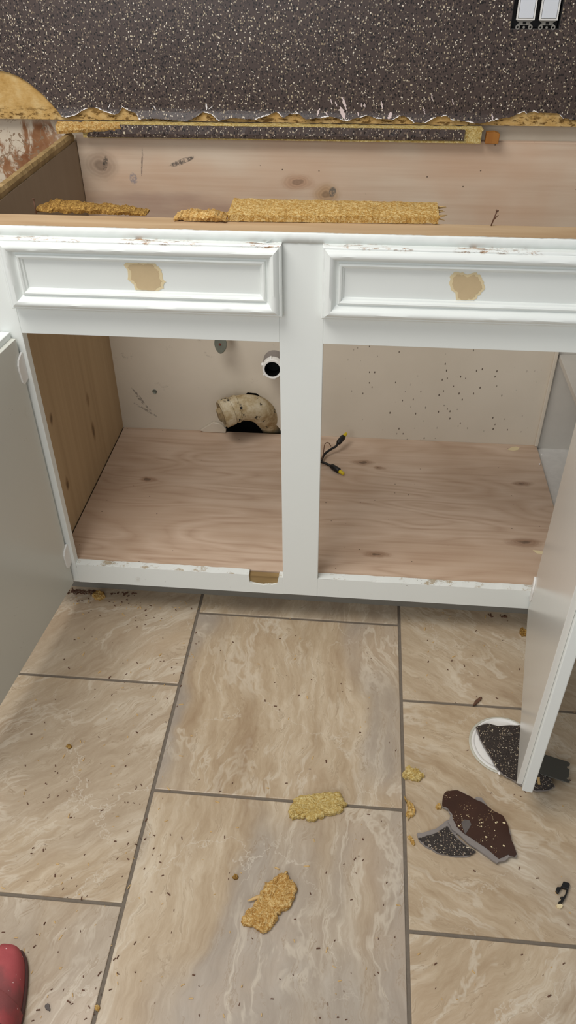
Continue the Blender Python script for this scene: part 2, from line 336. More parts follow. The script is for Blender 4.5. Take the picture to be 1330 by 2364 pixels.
# ------------------------------------------------------------------ mesh helpers
def wl(p):
    v = Vector((0, 0, 0))
    while p is not None: v = v + p.location; p = p.parent
    return v
def raw(name, verts, faces, mat, parent=None, local=False, smooth=False, mats=None, fmat=None):
    off = Vector((0, 0, 0)) if (local or parent is None) else wl(parent)
    me = bpy.data.meshes.new(name); me.from_pydata([tuple(Vector(v) - off) for v in verts], [], faces)
    o = bpy.data.objects.new(name, me); COL.objects.link(o); o.parent = parent
    for mm in (mats or [mat]): me.materials.append(MAT[mm])
    if fmat: me.polygons.foreach_set('material_index', fmat)
    if smooth: me.polygons.foreach_set('use_smooth', [True] * len(me.polygons))
    bm = bmesh.new(); bm.from_mesh(me); bmesh.ops.recalc_face_normals(bm, faces=bm.faces[:]); bm.to_mesh(me); bm.free()
    return o
def frombm(name, bm, mat, parent=None, local=False, smooth=False):
    off = Vector((0, 0, 0)) if (local or parent is None) else wl(parent)
    bmesh.ops.translate(bm, vec=-off, verts=bm.verts[:]); bmesh.ops.recalc_face_normals(bm, faces=bm.faces[:])
    me = bpy.data.meshes.new(name); bm.to_mesh(me); bm.free()
    o = bpy.data.objects.new(name, me); COL.objects.link(o); o.parent = parent; me.materials.append(MAT[mat])
    if smooth: me.polygons.foreach_set('use_smooth', [True] * len(me.polygons))
    return o
def bmbox(bm, x0, x1, y0, y1, z0, z1, bevel=0.0, seg=2):
    r = bmesh.ops.create_cube(bm, size=1.0); vs = r['verts']
    for v in vs: v.co = Vector(((x0 + x1) / 2 + v.co.x * (x1 - x0), (y0 + y1) / 2 + v.co.y * (y1 - y0), (z0 + z1) / 2 + v.co.z * (z1 - z0)))
    if bevel: bmesh.ops.bevel(bm, geom=list({e for v in vs for e in v.link_edges}), offset=bevel, segments=seg, profile=0.5, affect='EDGES')
def box(name, x0, x1, y0, y1, z0, z1, mat, parent=None, bevel=0.0, local=False):
    bm = bmesh.new(); bmbox(bm, x0, x1, y0, y1, z0, z1, bevel); return frombm(name, bm, mat, parent, local)
def prism(name, pts, d, mat, parent=None, local=False, bevel=0.0):
    """pts: 3D outline of one face; d: extrusion vector"""
    bm = bmesh.new(); vs = [bm.verts.new(p) for p in pts]; f = bm.faces.new(vs)
    r = bmesh.ops.extrude_face_region(bm, geom=[f]); nv = [g for g in r['geom'] if isinstance(g, bmesh.types.BMVert)]
    bmesh.ops.translate(bm, vec=Vector(d), verts=nv)
    if bevel: bmesh.ops.bevel(bm, geom=bm.edges[:], offset=bevel, segments=1, affect='EDGES')
    bmesh.ops.triangulate(bm, faces=[f for f in bm.faces if len(f.verts) > 4])
    return frombm(name, bm, mat, parent, local)
def tube(name, path, rad, mat, parent=None, n=16, local=False, caps=True):
    path = [Vector(p) for p in path]; rads = rad if isinstance(rad, (list, tuple)) else [rad] * len(path)
    vs, fs = [], []; up = Vector((0.123, 0.31, 0.94)); prev = None
    for i, p in enumerate(path):
        t = (path[min(i + 1, len(path) - 1)] - path[max(i - 1, 0)]).normalized()
        if prev is None: a = t.cross(up).normalized()
        else: a = (prev - t * prev.dot(t)).normalized()
        prev = a; b = t.cross(a)
        for k in range(n):
            q = 2 * math.pi * k / n; vs.append(p + (a * math.cos(q) + b * math.sin(q)) * rads[i])
    for i in range(len(path) - 1):
        for k in range(n): fs.append((i * n + k, i * n + (k + 1) % n, (i + 1) * n + (k + 1) % n, (i + 1) * n + k))
    if caps: fs.append(tuple(range(n))); fs.append(tuple((len(path) - 1) * n + k for k in range(n)))
    return raw(name, vs, fs, mat, parent, local, smooth=True)
def lathe(name, prof, origin, axis, mat, parent=None, n=32, closed=False):
    """prof: (r, h) along axis"""
    ax = Vector(axis).normalized(); a = ax.orthogonal().normalized(); b = ax.cross(a); O = Vector(origin); vs, fs = [], []
    for (r, h) in prof:
        for k in range(n): q = 2 * math.pi * k / n; vs.append(O + ax * h + (a * math.cos(q) + b * math.sin(q)) * r)
    P = len(prof)
    for i in range(P if closed else P - 1):
        j = (i + 1) % P
        for k in range(n): fs.append((i * n + k, i * n + (k + 1) % n, j * n + (k + 1) % n, j * n + k))
    return raw(name, vs, fs, mat, parent, smooth=False)
def bez(pts, n=24):
    """Catmull-Rom through the points"""
    P = [Vector(p) for p in pts]; P = [P[0] * 2 - P[1]] + P + [P[-1] * 2 - P[-2]]; out = []
    for i in range(1, len(P) - 2):
        for k in range(n):
            t = k / n; a, b, c, d = P[i - 1], P[i], P[i + 1], P[i + 2]
            out.append(0.5 * ((2 * b) + (c - a) * t + (2 * a - 5 * b + 4 * c - d) * t * t + (3 * b - a - 3 * c + d) * t ** 3))
    out.append(P[-2]); return out
def ragged(pts, amp, it=3, rnd=None):
    """fractal midpoint jitter of a closed 2D outline"""
    r = rnd or random; P = [Vector(p[:2]) for p in pts]
    for k in range(it):
        Q = []
        for i, a in enumerate(P):
            b = P[(i + 1) % len(P)]; d = b - a; n = Vector((-d.y, d.x)); n = n / (n.length or 1)
            Q += [a, (a + b) / 2 + n * r.uniform(-1, 1) * min(amp, d.length * 0.3)]
        P = Q; amp *= 0.6
    return P
def chunk(name, pts, h, mat, parent=None, z=0.0, amp=0.004, hz=0.35, seed=1, it=3):
    """lump with a broken outline: rings towards the centroid, uneven top"""
    rnd = random.Random(seed); P = ragged(pts, amp, it, rnd); n = len(P); c = sum(P, Vector((0, 0))) / n
    vs, fs = [], []
    def ring(s, zf, jit):
        for p in P:
            q = c + (p - c) * s; zz = z + h * zf
            nz = noise.noise(Vector((q.x * 110 + seed, q.y * 110, seed * 1.7))) * 0.5 + noise.noise(Vector((q.x * 300, q.y * 300 + seed, 0.3))) * 0.35
            zz += h * hz * nz * jit; vs.append((q.x + rnd.uniform(-1, 1) * amp * 0.12, q.y + rnd.uniform(-1, 1) * amp * 0.12, max(zz, z)))
    ring(0.97, 0.0, 0); ring(1.0, 0.35, 0.4); ring(0.98, 0.75, 0.9); ring(0.9, 0.97, 1.3); ring(0.74, 1.0, 1.6); ring(0.52, 1.0, 1.6); ring(0.28, 1.0, 1.6)
    for i in range(6):
        for k in range(n): fs.append((i * n + k, i * n + (k + 1) % n, (i + 1) * n + (k + 1) % n, (i + 1) * n + k))
    vs.append((c.x, c.y, z + h)); ci = len(vs) - 1; vs.append((c.x, c.y, z)); cb = ci + 1
    for k in range(n): fs.append((6 * n + k, 6 * n + (k + 1) % n, ci)); fs.append((k, (k + 1) % n, cb))
    return raw(name, vs, fs, mat, parent)
def bar(name, x0, x1, prof, mat, parent=None, amp=0.002, step=0.004, seed=1, drift=None, endj=0.01, smooth=False, taper=0.0):
    """rough bar along X. prof(t) -> list of (y,z) cross-section points"""
    rnd = random.Random(seed); n = max(4, int((x1 - x0) / step)); vs, fs = [], []; m = len(prof(0))
    e0 = [rnd.uniform(0, endj) for _ in range(m)]; e1 = [rnd.uniform(0, endj) for _ in range(m)]
    for i in range(n + 1):
        t = i / n; x = x0 + (x1 - x0) * t; zm = min(q[1] for q in prof(t)); tf = min(1.0, 0.35 + min(x - x0, x1 - x) / taper * rnd.uniform(0.5, 1.0)) if taper else 1.0
        for j, (y, z) in enumerate(prof(t)):
            xx = x + (e0[j] if i == 0 else 0) - (e1[j] if i == n else 0)
            a = noise.noise(Vector((x * 60, j * 3.3 + seed, 0.1))) + 0.7 * noise.noise(Vector((x * 230, j * 7.1, seed)))
            b = noise.noise(Vector((x * 60, j * 3.3 + seed, 9.1))) + 0.7 * noise.noise(Vector((x * 230, j * 7.1, seed + 5)))
            vs.append((xx, y + amp * a, max(zm, zm + (z - zm) * tf + amp * b)))
    for i in range(n):
        for j in range(m): fs.append((i * m + j, i * m + (j + 1) % m, (i + 1) * m + (j + 1) % m, (i + 1) * m + j))
    fs.append(tuple(range(m))); fs.append(tuple(n * m + j for j in range(m)))
    return raw(name, vs, fs, mat, parent, smooth=smooth)
def tag(o, label, cat=None, group=None, kind=None):
    if label: o['label'] = label
    if cat: o['category'] = cat
    if group: o['group'] = group
    if kind: o['kind'] = kind
    return o
def empty(name, loc, label=None, cat=None, group=None, rz=0.0):
    o = bpy.data.objects.new(name, None); COL.objects.link(o); o.location = loc; o.rotation_euler = (0, 0, rz); o.empty_display_size = 0.05
    tag(o, label, cat, group); return o
def struct(o, label): o['kind'] = 'structure'; o['label'] = label; return o

# ------------------------------------------------------------------ room shell
floor = struct(box('floor', -1.9, 1.9, -2.6, 0.585, -0.06, -0.0022, 'grout'), 'beige marble look tiled floor with dark grout')
floor['category'] = 'floor'
PX, PY = 0.4597, 0.4572; TW = PX - 0.0062; TH = PY - 0.0062
bm = bmesh.new(); bmbox(bm, -TW / 2, TW / 2, -TH / 2, TH / 2, -0.011, 0.0, 0.0012, 2)
tmesh = bpy.data.meshes.new('tile'); bm.to_mesh(tmesh); bm.free(); tmesh.materials.append(MAT['marble_tile'])
ANG = {(-1, 0): 0.85, (-1, 1): 0.85, (-1, 2): 0.25, (0, 0): 0.05, (0, 1): -0.03, (0, 2): 0.08, (1, 0): -1.0, (1, 1): -1.05, (1, 2): 0.75}
GRY = {(0, 1): 0.9, (0, 2): 0.8, (-1, 2): 0.5, (1, 2): 0.25, (1, 1): 0.25, (-1, 1): 0.25}
trnd = random.Random(5)
for ci in range(-3, 3):
    y0 = 0.015 if ci % 2 == 0 else 0.2615
    for ri in range(-1, 5):
        yt = y0 - ri * PY + (PY if ci % 2 == 0 else 0)
        xc = -0.2265 + (ci + 0.5) * PX; yc = yt - PY / 2
        if yc + TH / 2 > 0.585: continue
        t = bpy.data.objects.new('tile', tmesh); COL.objects.link(t); t.parent = floor; t.location = (xc, yc, 0)
        key = (ci, ri if ci % 2 == 0 else ri)
        t['vein_angle'] = float(ANG.get(key, trnd.uniform(-0.8, 0.8))); t['vein_seed'] = float(trnd.uniform(0, 40)); t['grey_amount'] = float(GRY.get(key, trnd.uniform(0.1, 0.6)))
WY = 0.585
# back wall with a real opening for the drain
HX0, HX1, HZ0, HZ1 = -0.29, -0.04, 0.04, 0.27
vsq, fsq = [], []
bmw = bmesh.new()
for (a, b, c, d) in [(-1.9, HX0, -0.06, 2.5), (HX1, 1.9, -0.06, 2.5), (HX0, HX1, -0.06, HZ0), (HX0, HX1, HZ1, 2.5)]: bmbox(bmw, a, b, WY, WY + 0.10, c, d)
wall = struct(frombm('wall_back', bmw, 'stained_wall'), 'off white stained back wall behind the torn out worktop'); wall['category'] = 'wall'
box('cavity_dark', HX0, HX1, WY + 0.12, WY + 0.15, HZ0 - 0.05, HZ1 + 0.05, 'hole_dark', wall)  # black board paints the darkness behind the drain opening

# ------------------------------------------------------------------ sink cabinet
cab = empty('sink_cabinet', (0, 0, 0), 'white painted sink base cabinet with its top torn off and doors open', 'cabinet')
XL, X0, S0, S1, X1 = -0.5288, -0.4853, -0.0276, 0.0474, 0.508
ZB, ZR, ZO, ZT = 0.09, 0.1416, 0.689, 0.862
FT = 0.019
RX = 0.60           # end of the new plywood
CX1 = 1.07
def notched(name, pts, mat, y0=0.0, y1=FT): return prism(name, [(x, y0, z) for x, z in pts], (0, y1 - y0, 0), mat, cab, bevel=0.0)
box('stile', -0.575, X0, 0, FT, ZB, ZT, 'white_paint', cab, 0.001)
box('stile', S0, S1, 0, FT, ZB, ZT, 'white_paint', cab, 0.001)
box('stile', X1, X1 + 0.075, 0, FT, ZB, ZT, 'white_paint', cab, 0.001)
box('stile', CX1 - 0.05, CX1, 0, FT, ZB, ZT, 'white_paint', cab, 0.001)
for a, b in ((X0, S0), (S1, X1), (X1 + 0.075, CX1 - 0.05)):
    box('upper_rail', a, b, 0, FT, ZO, ZT, 'white_paint', cab, 0.0008)
# left bottom rail with the chunk knocked out beside the stile
rnd = random.Random(3); npts = [(X0, ZB), (S0, ZB), (S0, ZR), (-0.031, ZR), (-0.0315, 0.1335)]
npts = [(X0, ZB), (S0, ZB), (S0, 0.1385), (-0.036, 0.1385), (-0.0385, 0.131), (-0.040, 0.119), (-0.052, 0.1145), (-0.060, 0.1160), (-0.070, 0.1125), (-0.083, 0.1140), (-0.094, 0.1160), (-0.1005, 0.1195), (-0.1015, 0.1360), (-0.1015, ZR)]
x = -0.1015
while x > X0 + 0.01: x -= 0.012; npts.append((x, ZR + rnd.uniform(-0.0012, 0.0008)))
npts[-1] = (X0, ZR)
lr = notched('bottom_rail', npts, 'white_paint_worn')
box('bare_wood', -0.103, -0.033, 0.005, FT - 0.0005, 0.110, 0.1345, 'bare_wood', lr)
npts = [(S1, ZB), (X1, ZB), (X1, ZR)]; x = X1
while x > S1 + 0.012: x -= 0.014; npts.append((x, ZR + rnd.uniform(-0.001, 0.0008)))
npts.append((S1, ZR)); notched('bottom_rail', npts, 'white_paint_worn')
box('bottom_rail', X1 + 0.075, CX1 - 0.05, 0, FT, ZB, ZR, 'white_paint', cab, 0.0008)
# bare front rail and the ragged paint left along it
box('top_rail', -0.575, CX1, 0.0005, 0.062, ZT, 0.8765, 'rail_wood', cab, 0.0008)
def pprof(t):
    return [(-0.0012, ZT - 0.001), (-0.0016, 0.870), (-0.0012, 0.8752), (0.0006, 0.8770), (0.0034, 0.8772), (0.0036, 0.8764), (0.001, 0.870), (0.001, ZT)]
bar('paint_edge', -0.575, CX1, pprof, 'white_paint', cab, amp=0.0006, step=0.0035, seed=4, endj=0, smooth=True)
pk = [at(u, v, 1, -0.002) for u, v in [(592, 560), (618, 555), (628, 549), (624, 557), (612, 563), (596, 563)]]
prism('paint_peel', [(p.x, -0.0022 - 0.004 * (i in (1, 2)), p.z) for i, p in enumerate(pk)], (0, -0.0006, 0), 'white_paint', cab)
# toe kick, plinth
box('toe_kick', -0.56, CX1, 0.076, 0.092, 0.0, ZB, 'toe_kick_paint', cab)
# deck, old deck, gables, back
box('deck_panel', XL + 0.002, RX - 0.004, FT + 0.001, 0.574, 0.128, 0.138, 'plywood_floor', cab, 0.0006)
box('old_deck', -0.545, CX1 - 0.018, FT, 0.578, 0.108, 0.1265, 'old_paint_lit', cab)
prism('side_panel', [(XL - 0.021, FT, ZB), (XL - 0.021, 0.09, ZB), (XL - 0.021, 0.09, 0.0), (XL - 0.021, 0.583, 0.0), (XL - 0.021, 0.583, 0.878), (XL - 0.021, FT, 0.878)], (0.0175, 0, 0), 'taupe_panel', cab)
box('plywood_lining', XL - 0.0033, XL, FT + 0.003, 0.574, 0.1385, 0.66, 'plywood_side', cab)
box('side_panel', XL - 0.0033, XL, 0.064, 0.574, 0.6602, 0.878, 'taupe_panel', cab)
box('side_panel', CX1 - 0.018, CX1, FT, 0.583, 0.0, 0.878, 'white_paint', cab)
def sprof(t): return [(0.004, 0), (0.022, 0), (0.0235, 0.010), (0.020, 0.0165), (0.010, 0.017), (0.004, 0.009)]
gb = bar('build_up_strip', 0.064, 0.562, lambda t: [(a, b) for a, b in sprof(t)], 'bare_wood', cab, amp=0.0012, step=0.006, seed=12)
for v in gb.data.vertices: xx, yy, zz = v.co; v.co = (XL - 0.0245 + yy, xx, 0.878 + zz)
gb.data.flip_normals()
# back panel with a broken hole around the drain
hole = [(at(u, v, 1, 0.5742).x, max(0.138, at(u, v, 1, 0.5742).z)) for u, v in [(516, 1004), (519, 992), (528, 982), (538, 968), (545, 945), (556, 920), (572, 906), (592, 908), (612, 920), (625, 938), (633, 960), (637, 980), (646, 990), (656, 1000), (664, 1006)]]
hole[0] = (hole[0][0], 0.138); hole[-1] = (hole[-1][0], 0.138)
rh = random.Random(9); H2 = []
for i, p in enumerate(hole):
    H2.append(p)
    if i < len(hole) - 1: q = hole[i + 1]; H2.append(((p[0] + q[0]) / 2 + rh.uniform(-0.003, 0.003), max(0.139, (p[1] + q[1]) / 2 + rh.uniform(-0.004, 0.004))))
outl = [(-0.549, 0.128), (hole[0][0], 0.128)] + H2 + [(hole[-1][0], 0.128), (0.592, 0.128), (0.592, 0.66), (-0.549, 0.66)]
prism('back_panel', [(x, 0.5742, z) for x, z in outl], (0, 0.008, 0), 'back_panel_paint', cab)
box('back_panel', 0.5925, CX1 - 0.018, 0.578, 0.5835, 0.1265, 0.66, 'old_paint_shaded', cab)
box('corner_strip', 0.5895, 0.5985, 0.566, 0.5738, 0.139, 0.66, 'back_panel_paint', cab, 0.0015)
box('nailer_board', XL + 0.0006, CX1 - 0.02, 0.5610, 0.5738, 0.6605, 0.889, 'pine_board', cab, 0.0012)
shy = at(1290, 815, 1, 0.575)
box('shelf', 0.602, CX1 - 0.019, 0.19, 0.577, 0.389, 0.404, 'old_paint_shaded', cab, 0.001)
# football shaped veneer repairs in the deck, screw in the back panel
for pts_ in ([(1172, 1038), (1182, 1032), (1192, 1031), (1200, 1033), (1196, 1039), (1184, 1041)], [(1230, 1270), (1244, 1271), (1258, 1274), (1256, 1280), (1240, 1278)]):
    prism('veneer_patch', [tuple(fl(u, v, 0.1381)) for u, v in pts_], (0, 0, 0.0004), 'filler_pale', cab)
sp = at(357, 904, 1, 0.574)
lathe('screw', [(0.0001, 0.0006), (0.0028, 0.0006), (0.0034, 0.0002), (0.0058, 0.0016), (0.0066, 0.0)], sp, (0, -1, 0), 'brass_grey', cab, n=16)
# drawer fronts
def drawer_front(xa, xb, za, zb, label, patch, seed):
    root = empty('drawer_front', (xa, -0.0005, za), label, 'drawer front', 'false drawer fronts')
    Wd, Hd = xb - xa, zb - za
    prof = [(0.0, 0.0), (0.0, -0.0135), (0.0022, -0.0155), (0.0045, -0.0155), (0.0055, -0.0185), (0.0085, -0.0222), (0.0125, -0.0238), (0.0165, -0.0226), (0.0195, -0.0185), (0.0215, -0.0142), (0.0240, -0.0118), (0.0258, -0.0118), (0.0268, -0.0150), (0.0292, -0.0162), (0.0318, -0.0148), (0.0330, -0.0112), (0.0352, -0.0102), (0.0366, -0.0070), (0.0366, 0.0)]
    def loop(d): return [(d, d), (Wd - d, d), (Wd - d, Hd - d), (d, Hd - d)]
    for s in range(4):
        vs, fs = [], []; n = len(prof); NS = 30
        for (d, y) in prof:
            L = loop(d); a, b = L[s], L[(s + 1) % 4]
            for k in range(NS + 1):
                t = k / NS; x, z = a[0] + (b[0] - a[0]) * t, a[1] + (b[1] - a[1]) * t
                j = 0.0006 * noise.noise(Vector((x * 40 + seed, z * 40, d * 200))) if 0 < k < NS else 0
                vs.append((x, y + j, z))
        for i in range(n - 1):
            for k in range(NS): q = i * (NS + 1) + k; fs.append((q, q + 1, q + NS + 2, q + NS + 1))
        o = raw('molding', vs, fs, 'drawer_paint', root, local=True)
        o.data.polygons.foreach_set('use_smooth', [True] * len(o.data.polygons))
        em = o.modifiers.new('edges', 'EDGE_SPLIT'); em.split_angle = math.radians(40)
    pn = box('panel', 0.0365, Wd - 0.0365, -0.0072, -0.001, 0.0365, Hd - 0.0365, 'white_paint', root, local=True)
    px, pz, pw, ph = patch
    for nm, sc, mt, th in (('filler_patch', 1.0, 'filler_pale', 0.0006), ('filler_patch', 0.82, 'filler', 0.0010)):
        P = ragged([(px - pw * sc, pz + ph * 0.75 * sc), (px - pw * 0.9 * sc, pz - ph * 0.2 * sc), (px - pw * 0.5 * sc, pz - ph * sc), (px + pw * 0.55 * sc, pz - ph * sc), (px + pw * sc, pz - ph * 0.3 * sc), (px + pw * 0.85 * sc, pz + ph * 0.5 * sc), (px + pw * 0.5 * sc, pz + ph * sc), (px - pw * 0.6 * sc, pz + ph * sc)], 0.004, 3, random.Random(seed))
        prism(nm, [(p.x, -0.0073, min(max(p.y, 0.0375), Hd - 0.0375)) for p in P], (0, -th, 0), mt, root, local=True)
    return root
drawer_front(-0.4865, -0.0212, 0.7413, 0.862, 'white false drawer front above the left opening, with a wide tan filler patch', (0.239, 0.0605, 0.034, 0.0255), 2)
drawer_front(0.0439, 0.509, 0.7413, 0.862, 'white false drawer front above the right opening, with a squarer tan filler patch', (0.231, 0.0600, 0.027, 0.0235), 8)

# doors. local frame: u = along the width from the hinge, n = inner face normal
def door(hx, hy, ang, inward, label, W, mat_in, zlo, zhi, hinges, outer_extra=0.010):
    root = empty('cabinet_door', (hx, hy, 0), label, 'door', 'open cabinet doors'); root.rotation_euler = (0, 0, ang)
    s = inward   # local +x runs along the door, inner face at y=0, body on the -s side
    def bx(nm, x0, x1, ya, yb, z0, z1, mt, par, bev=0.0008):
        ya, yb = sorted((-s * ya, -s * yb)); return box(nm, x0, x1, ya, yb, z0, z1, mt, par, bev, local=True)
    bx('inner_panel', 0.0, W, 0.0, 0.0095, zlo + 0.003, zhi - 0.011, mat_in, root)
    bx('lipped_front', -0.002, W + outer_extra, 0.0097, 0.0270, zlo, zhi, 'white_paint', root, 0.0015)
    bx('front_molding', 0.05, W - 0.04, 0.0272, 0.0325, zlo + 0.06, zhi - 0.06, 'white_paint', root, 0.003)
    for hz in hinges:
        pts = [(-0.006, hz - 0.023), (0.004, hz - 0.026), (0.011, hz - 0.027), (0.0145, hz - 0.022), (0.017, hz + 0.002), (0.0165, hz + 0.012), (0.012, hz + 0.021), (0.004, hz + 0.026), (-0.003, hz + 0.030), (-0.006, hz + 0.028)]
        h = prism('hinge', [(x, s * 0.0002, z) for x, z in pts], (0, s * 0.0034, 0), 'white_plastic', root, local=True)
        for (sx, sz) in ((0.004, 0.016), (0.0085, -0.010), (0.002, -0.016)):
            lathe('screw', [(0.0001, 0.0018), (0.0016, 0.0016), (0.0026, 0.0008), (0.0028, 0.0)], (sx, s * 0.0036, hz + sz), (0, s, 0), 'white_plastic', h, n=10)
    return root
def dirang(a, b): return math.atan2(b[1] - a[1], b[0] - a[0])
# left door: inner face looks right (+x).
a = dirang((-0.5023, -0.0043), (-0.5361, -0.3389))
door(-0.4962, -0.006, a, 1, 'white cabinet door swung wide open beside the left opening', 0.445, 'door_paint', 0.089, 0.692, (0.6235, 0.172))
a = dirang((0.4984, 0.0), (0.4184, -0.423))
door(0.4990, -0.003, a, -1, 'white glossy cabinet door swung open beside the right opening, over the broken shards', 0.434, 'door_paint_gloss', 0.086, 0.692, (0.6235, 0.152))

# ------------------------------------------------------------------ backsplash
LY = 0.5575
edge = [(145, 270), (160, 268), (176, 264), (190, 254), (205, 248), (225, 249), (240, 256), (262, 263), (274, 262), (282, 246), (300, 256), (316, 262), (322, 274), (360, 273), (432, 279), (452, 270), (470, 258), (488, 262), (506, 278), (535, 272), (588, 275), (615, 266), (640, 258), (655, 272), (672, 262), (690, 262), (705, 275), (735, 272), (760, 268), (800, 278), (832, 270), (845, 266), (870, 272), (905, 276), (925, 266), (940, 270), (955, 281), (980, 283), (1005, 270), (1030, 266), (1042, 276), (1075, 279), (1100, 284), (1112, 284), (1130, 279), (1150, 274), (1180, 270), (1198, 262), (1210, 256), (1216, 262), (1232, 256), (1244, 260), (1262, 260), (1290, 262), (1300, 272), (1330, 277)]
left_curve = [(0, 163), (20, 167), (45, 178), (70, 194), (95, 215), (115, 236), (130, 252), (145, 270)]
E = []
p = at(0, 163, 1, LY)
for i in range(14): E.append((p.x - 0.42 + i * 0.03, p.z + 0.012 - 0.012 * (i / 14)))
for u, v in left_curve + edge[1:]:
    q = at(u, v, 1, LY); E.append((q.x, q.z))
xr = E[-1][0]; zr = E[-1][1]
for i in range(1, 30): E.append((xr + 0.02 * i, zr + random.uniform(-0.004, 0.006)))
def edgez(x):
    for i in range(len(E) - 1):
        if E[i][0] <= x <= E[i + 1][0]:
            t = (x - E[i][0]) / max(1e-6, E[i + 1][0] - E[i][0]); z = E[i][1] + (E[i + 1][1] - E[i][1]) * t
            return z + 0.0012 * noise.noise(Vector((x * 300, 0, 0))) + 0.001 * noise.noise(Vector((x * 900, 3, 0)))
    return E[-1][1]
swx0, swx1 = 0.368, 0.4605; swz0 = 1.090; swz1 = 1.190
xs = [E[0][0] + 0.003 * i for i in range(int((E[-1][0] - E[0][0]) / 0.003))]
xs = [x for x in xs if min(abs(x - swx0), abs(x - swx1)) > 0.0012] + [swx0, swx1]; xs.sort()
def cove(z): return 0.006 * max(0.0, min(1.0, (0.946 - z) / 0.026)) ** 2
rows = [0.0, 0.004, 0.009, 0.015, 0.022, 0.03, 0.04, 0.06]
vs, fs, fm = [], [], []; NR = len(rows) + 4
ZTOP = 1.45
for x in xs:
    ez = edgez(x)
    zz = [ez + r for r in rows] + [max(1.0, ez + 0.07) if ez < 0.99 else ez + 0.068, swz0, swz1, ZTOP]
    for z in zz: vs.append((x, LY - cove(z), z))
nfront = len(vs)
for (x, y, z) in list(vs): vs.append((x, y + 0.0042, z))
NCOL = len(xs)
for i in range(NCOL - 1):
    for j in range(NR - 1):
        a, b, c, d = i * NR + j, (i + 1) * NR + j, (i + 1) * NR + j + 1, i * NR + j + 1
        if j == NR - 3 and xs[i] >= swx0 - 1e-6 and xs[i + 1] <= swx1 + 1e-6: continue
        fs.append((a, b, c, d)); fm.append(0)
        fs.append((a + nfront, d + nfront, c + nfront, b + nfront)); fm.append(1)
    a, b = i * NR, (i + 1) * NR
    fs.append((a, a + nfront, b + nfront, b)); fm.append(1)
# sides of the switch cut-out
i0 = xs.index(swx0); i1 = xs.index(swx1); J = NR - 3
for (i, fl_) in ((i0, 0), (i1, 0)):
    a, b = i * NR + J, i * NR + J + 1; fs.append((a, b, b + nfront, a + nfront)); fm.append(1)
for i in range(i0, i1):
    for j in (J, J + 1):
        a, b = i * NR + j, (i + 1) * NR + j; fs.append((a, b, b + nfront, a + nfront)); fm.append(1)
splash = empty('backsplash', (-0.1, LY, 0.93), 'dark brown speckled laminate backsplash with a jagged torn lower edge', 'backsplash')
lam = raw('laminate_sheet', vs, fs, None, splash, mats=['speckled_laminate', 'laminate_core'], fmat=fm)
box('core_board', E[0][0], swx0 - 0.001, 0.5622, 0.5848, 0.9195, ZTOP, 'backsplash_core', splash)
box('core_board', swx1 + 0.001, E[-1][0], 0.5622, 0.5848, 0.9195, ZTOP, 'backsplash_core', splash)
box('core_board', swx0 - 0.0008, swx1 + 0.0008, 0.5622, 0.5848, 0.9195, swz0 - 0.001, 'backsplash_core', splash)
# bright chipped rim pieces along the torn edge
rc = random.Random(21)
for (ua, ub) in [(150, 185), (185, 205), (222, 240), (240, 268), (278, 300), (316, 326), (470, 485), (487, 508), (588, 625), (640, 652), (672, 692), (735, 760), (785, 812), (830, 845), (862, 882), (905, 926), (940, 958), (980, 1006), (1018, 1032), (1040, 1052), (1075, 1098), (1130, 1142), (1140, 1152), (1196, 1216), (1228, 1242), (1292, 1303)]:
    xa, xb = at(ua, 268, 1, LY).x, at(ub, 268, 1, LY).x; n = max(4, int((xb - xa) / 0.0015)); vv, ff = [], []
    for i in range(n + 1):
        x = xa + (xb - xa) * i / n; z = edgez(x); t = max(0.0, math.sin(math.pi * i / n)) ** 0.5 * rc.uniform(0.15, 1.0) * 0.0028 + 0.0003; y = LY - cove(z) - 0.0008
        vv += [(x, y, z - 0.0006), (x, y + 0.0016, z + t), (x, y + 0.004, z - 0.0006)]
    for i in range(n):
        for k in range(3): ff.append((i * 3 + k, i * 3 + (k + 1) % 3, (i + 1) * 3 + (k + 1) % 3, (i + 1) * 3 + k))
    ff += [(0, 1, 2), (3 * n, 3 * n + 1, 3 * n + 2)]
    raw('chipped_rim', vv, ff, 'chip_white', splash)
# plaster smears scraped over the laminate
def smear(u0, v0, u1, v1, wpx, mat='plaster_pink'):
    n = 12; A, B = [], []
    for i in range(n + 1):
        t = i / n; u = u0 + (u1 - u0) * t + rc.uniform(-1, 1); v = v0 + (v1 - v0) * t; wd = wpx * max(0.0, math.sin(math.pi * min(1, max(0.04, t * 0.95 + 0.03)))) ** 0.6 * rc.uniform(0.55, 1.1)
        A.append((u - wd / 2, v)); B.append((u + wd / 2, v))
    pts = []
    for (u, v) in A + B[::-1]:
        q = at(u, v, 1, LY); y = LY - cove(q.z) - 0.0006; pts.append((q.x, y, q.z))
    m_ = len(pts); vv = pts + [(x, y - 0.0007, z) for x, y, z in pts]; ff = []
    for i in range(n): ff.append((m_ + i, m_ + i + 1, m_ + m_ - 2 - i, m_ + m_ - 1 - i))
    for i in range(m_): ff.append((i, (i + 1) % m_, m_ + (i + 1) % m_, m_ + i))
    raw('plaster_smear', vv, ff, mat, splash)
for s_ in [(764, 228, 767, 242, 3), (774, 234, 778, 246, 3), (791, 224, 800, 254, 6), (786, 246, 796, 274, 12), (738, 250, 732, 268, 5), (834, 238, 836, 248, 3), (842, 238, 843, 248, 3), (880, 233, 884, 252, 5), (903, 258, 898, 274, 12), (826, 258, 828, 268, 4), (996, 216, 999, 232, 3), (978, 248, 981, 264, 3), (1044, 228, 1048, 242, 3), (476, 238, 478, 254, 4), (482, 252, 492, 244, 3), (353, 243, 361, 254, 3), (250, 250, 256, 238, 3), (1135, 262, 1138, 276, 4), (756, 266, 752, 258, 4), (682, 256, 688, 262, 4)]:
    smear(*s_, mat='chip_white' if s_[0] < 700 else 'plaster_pink')

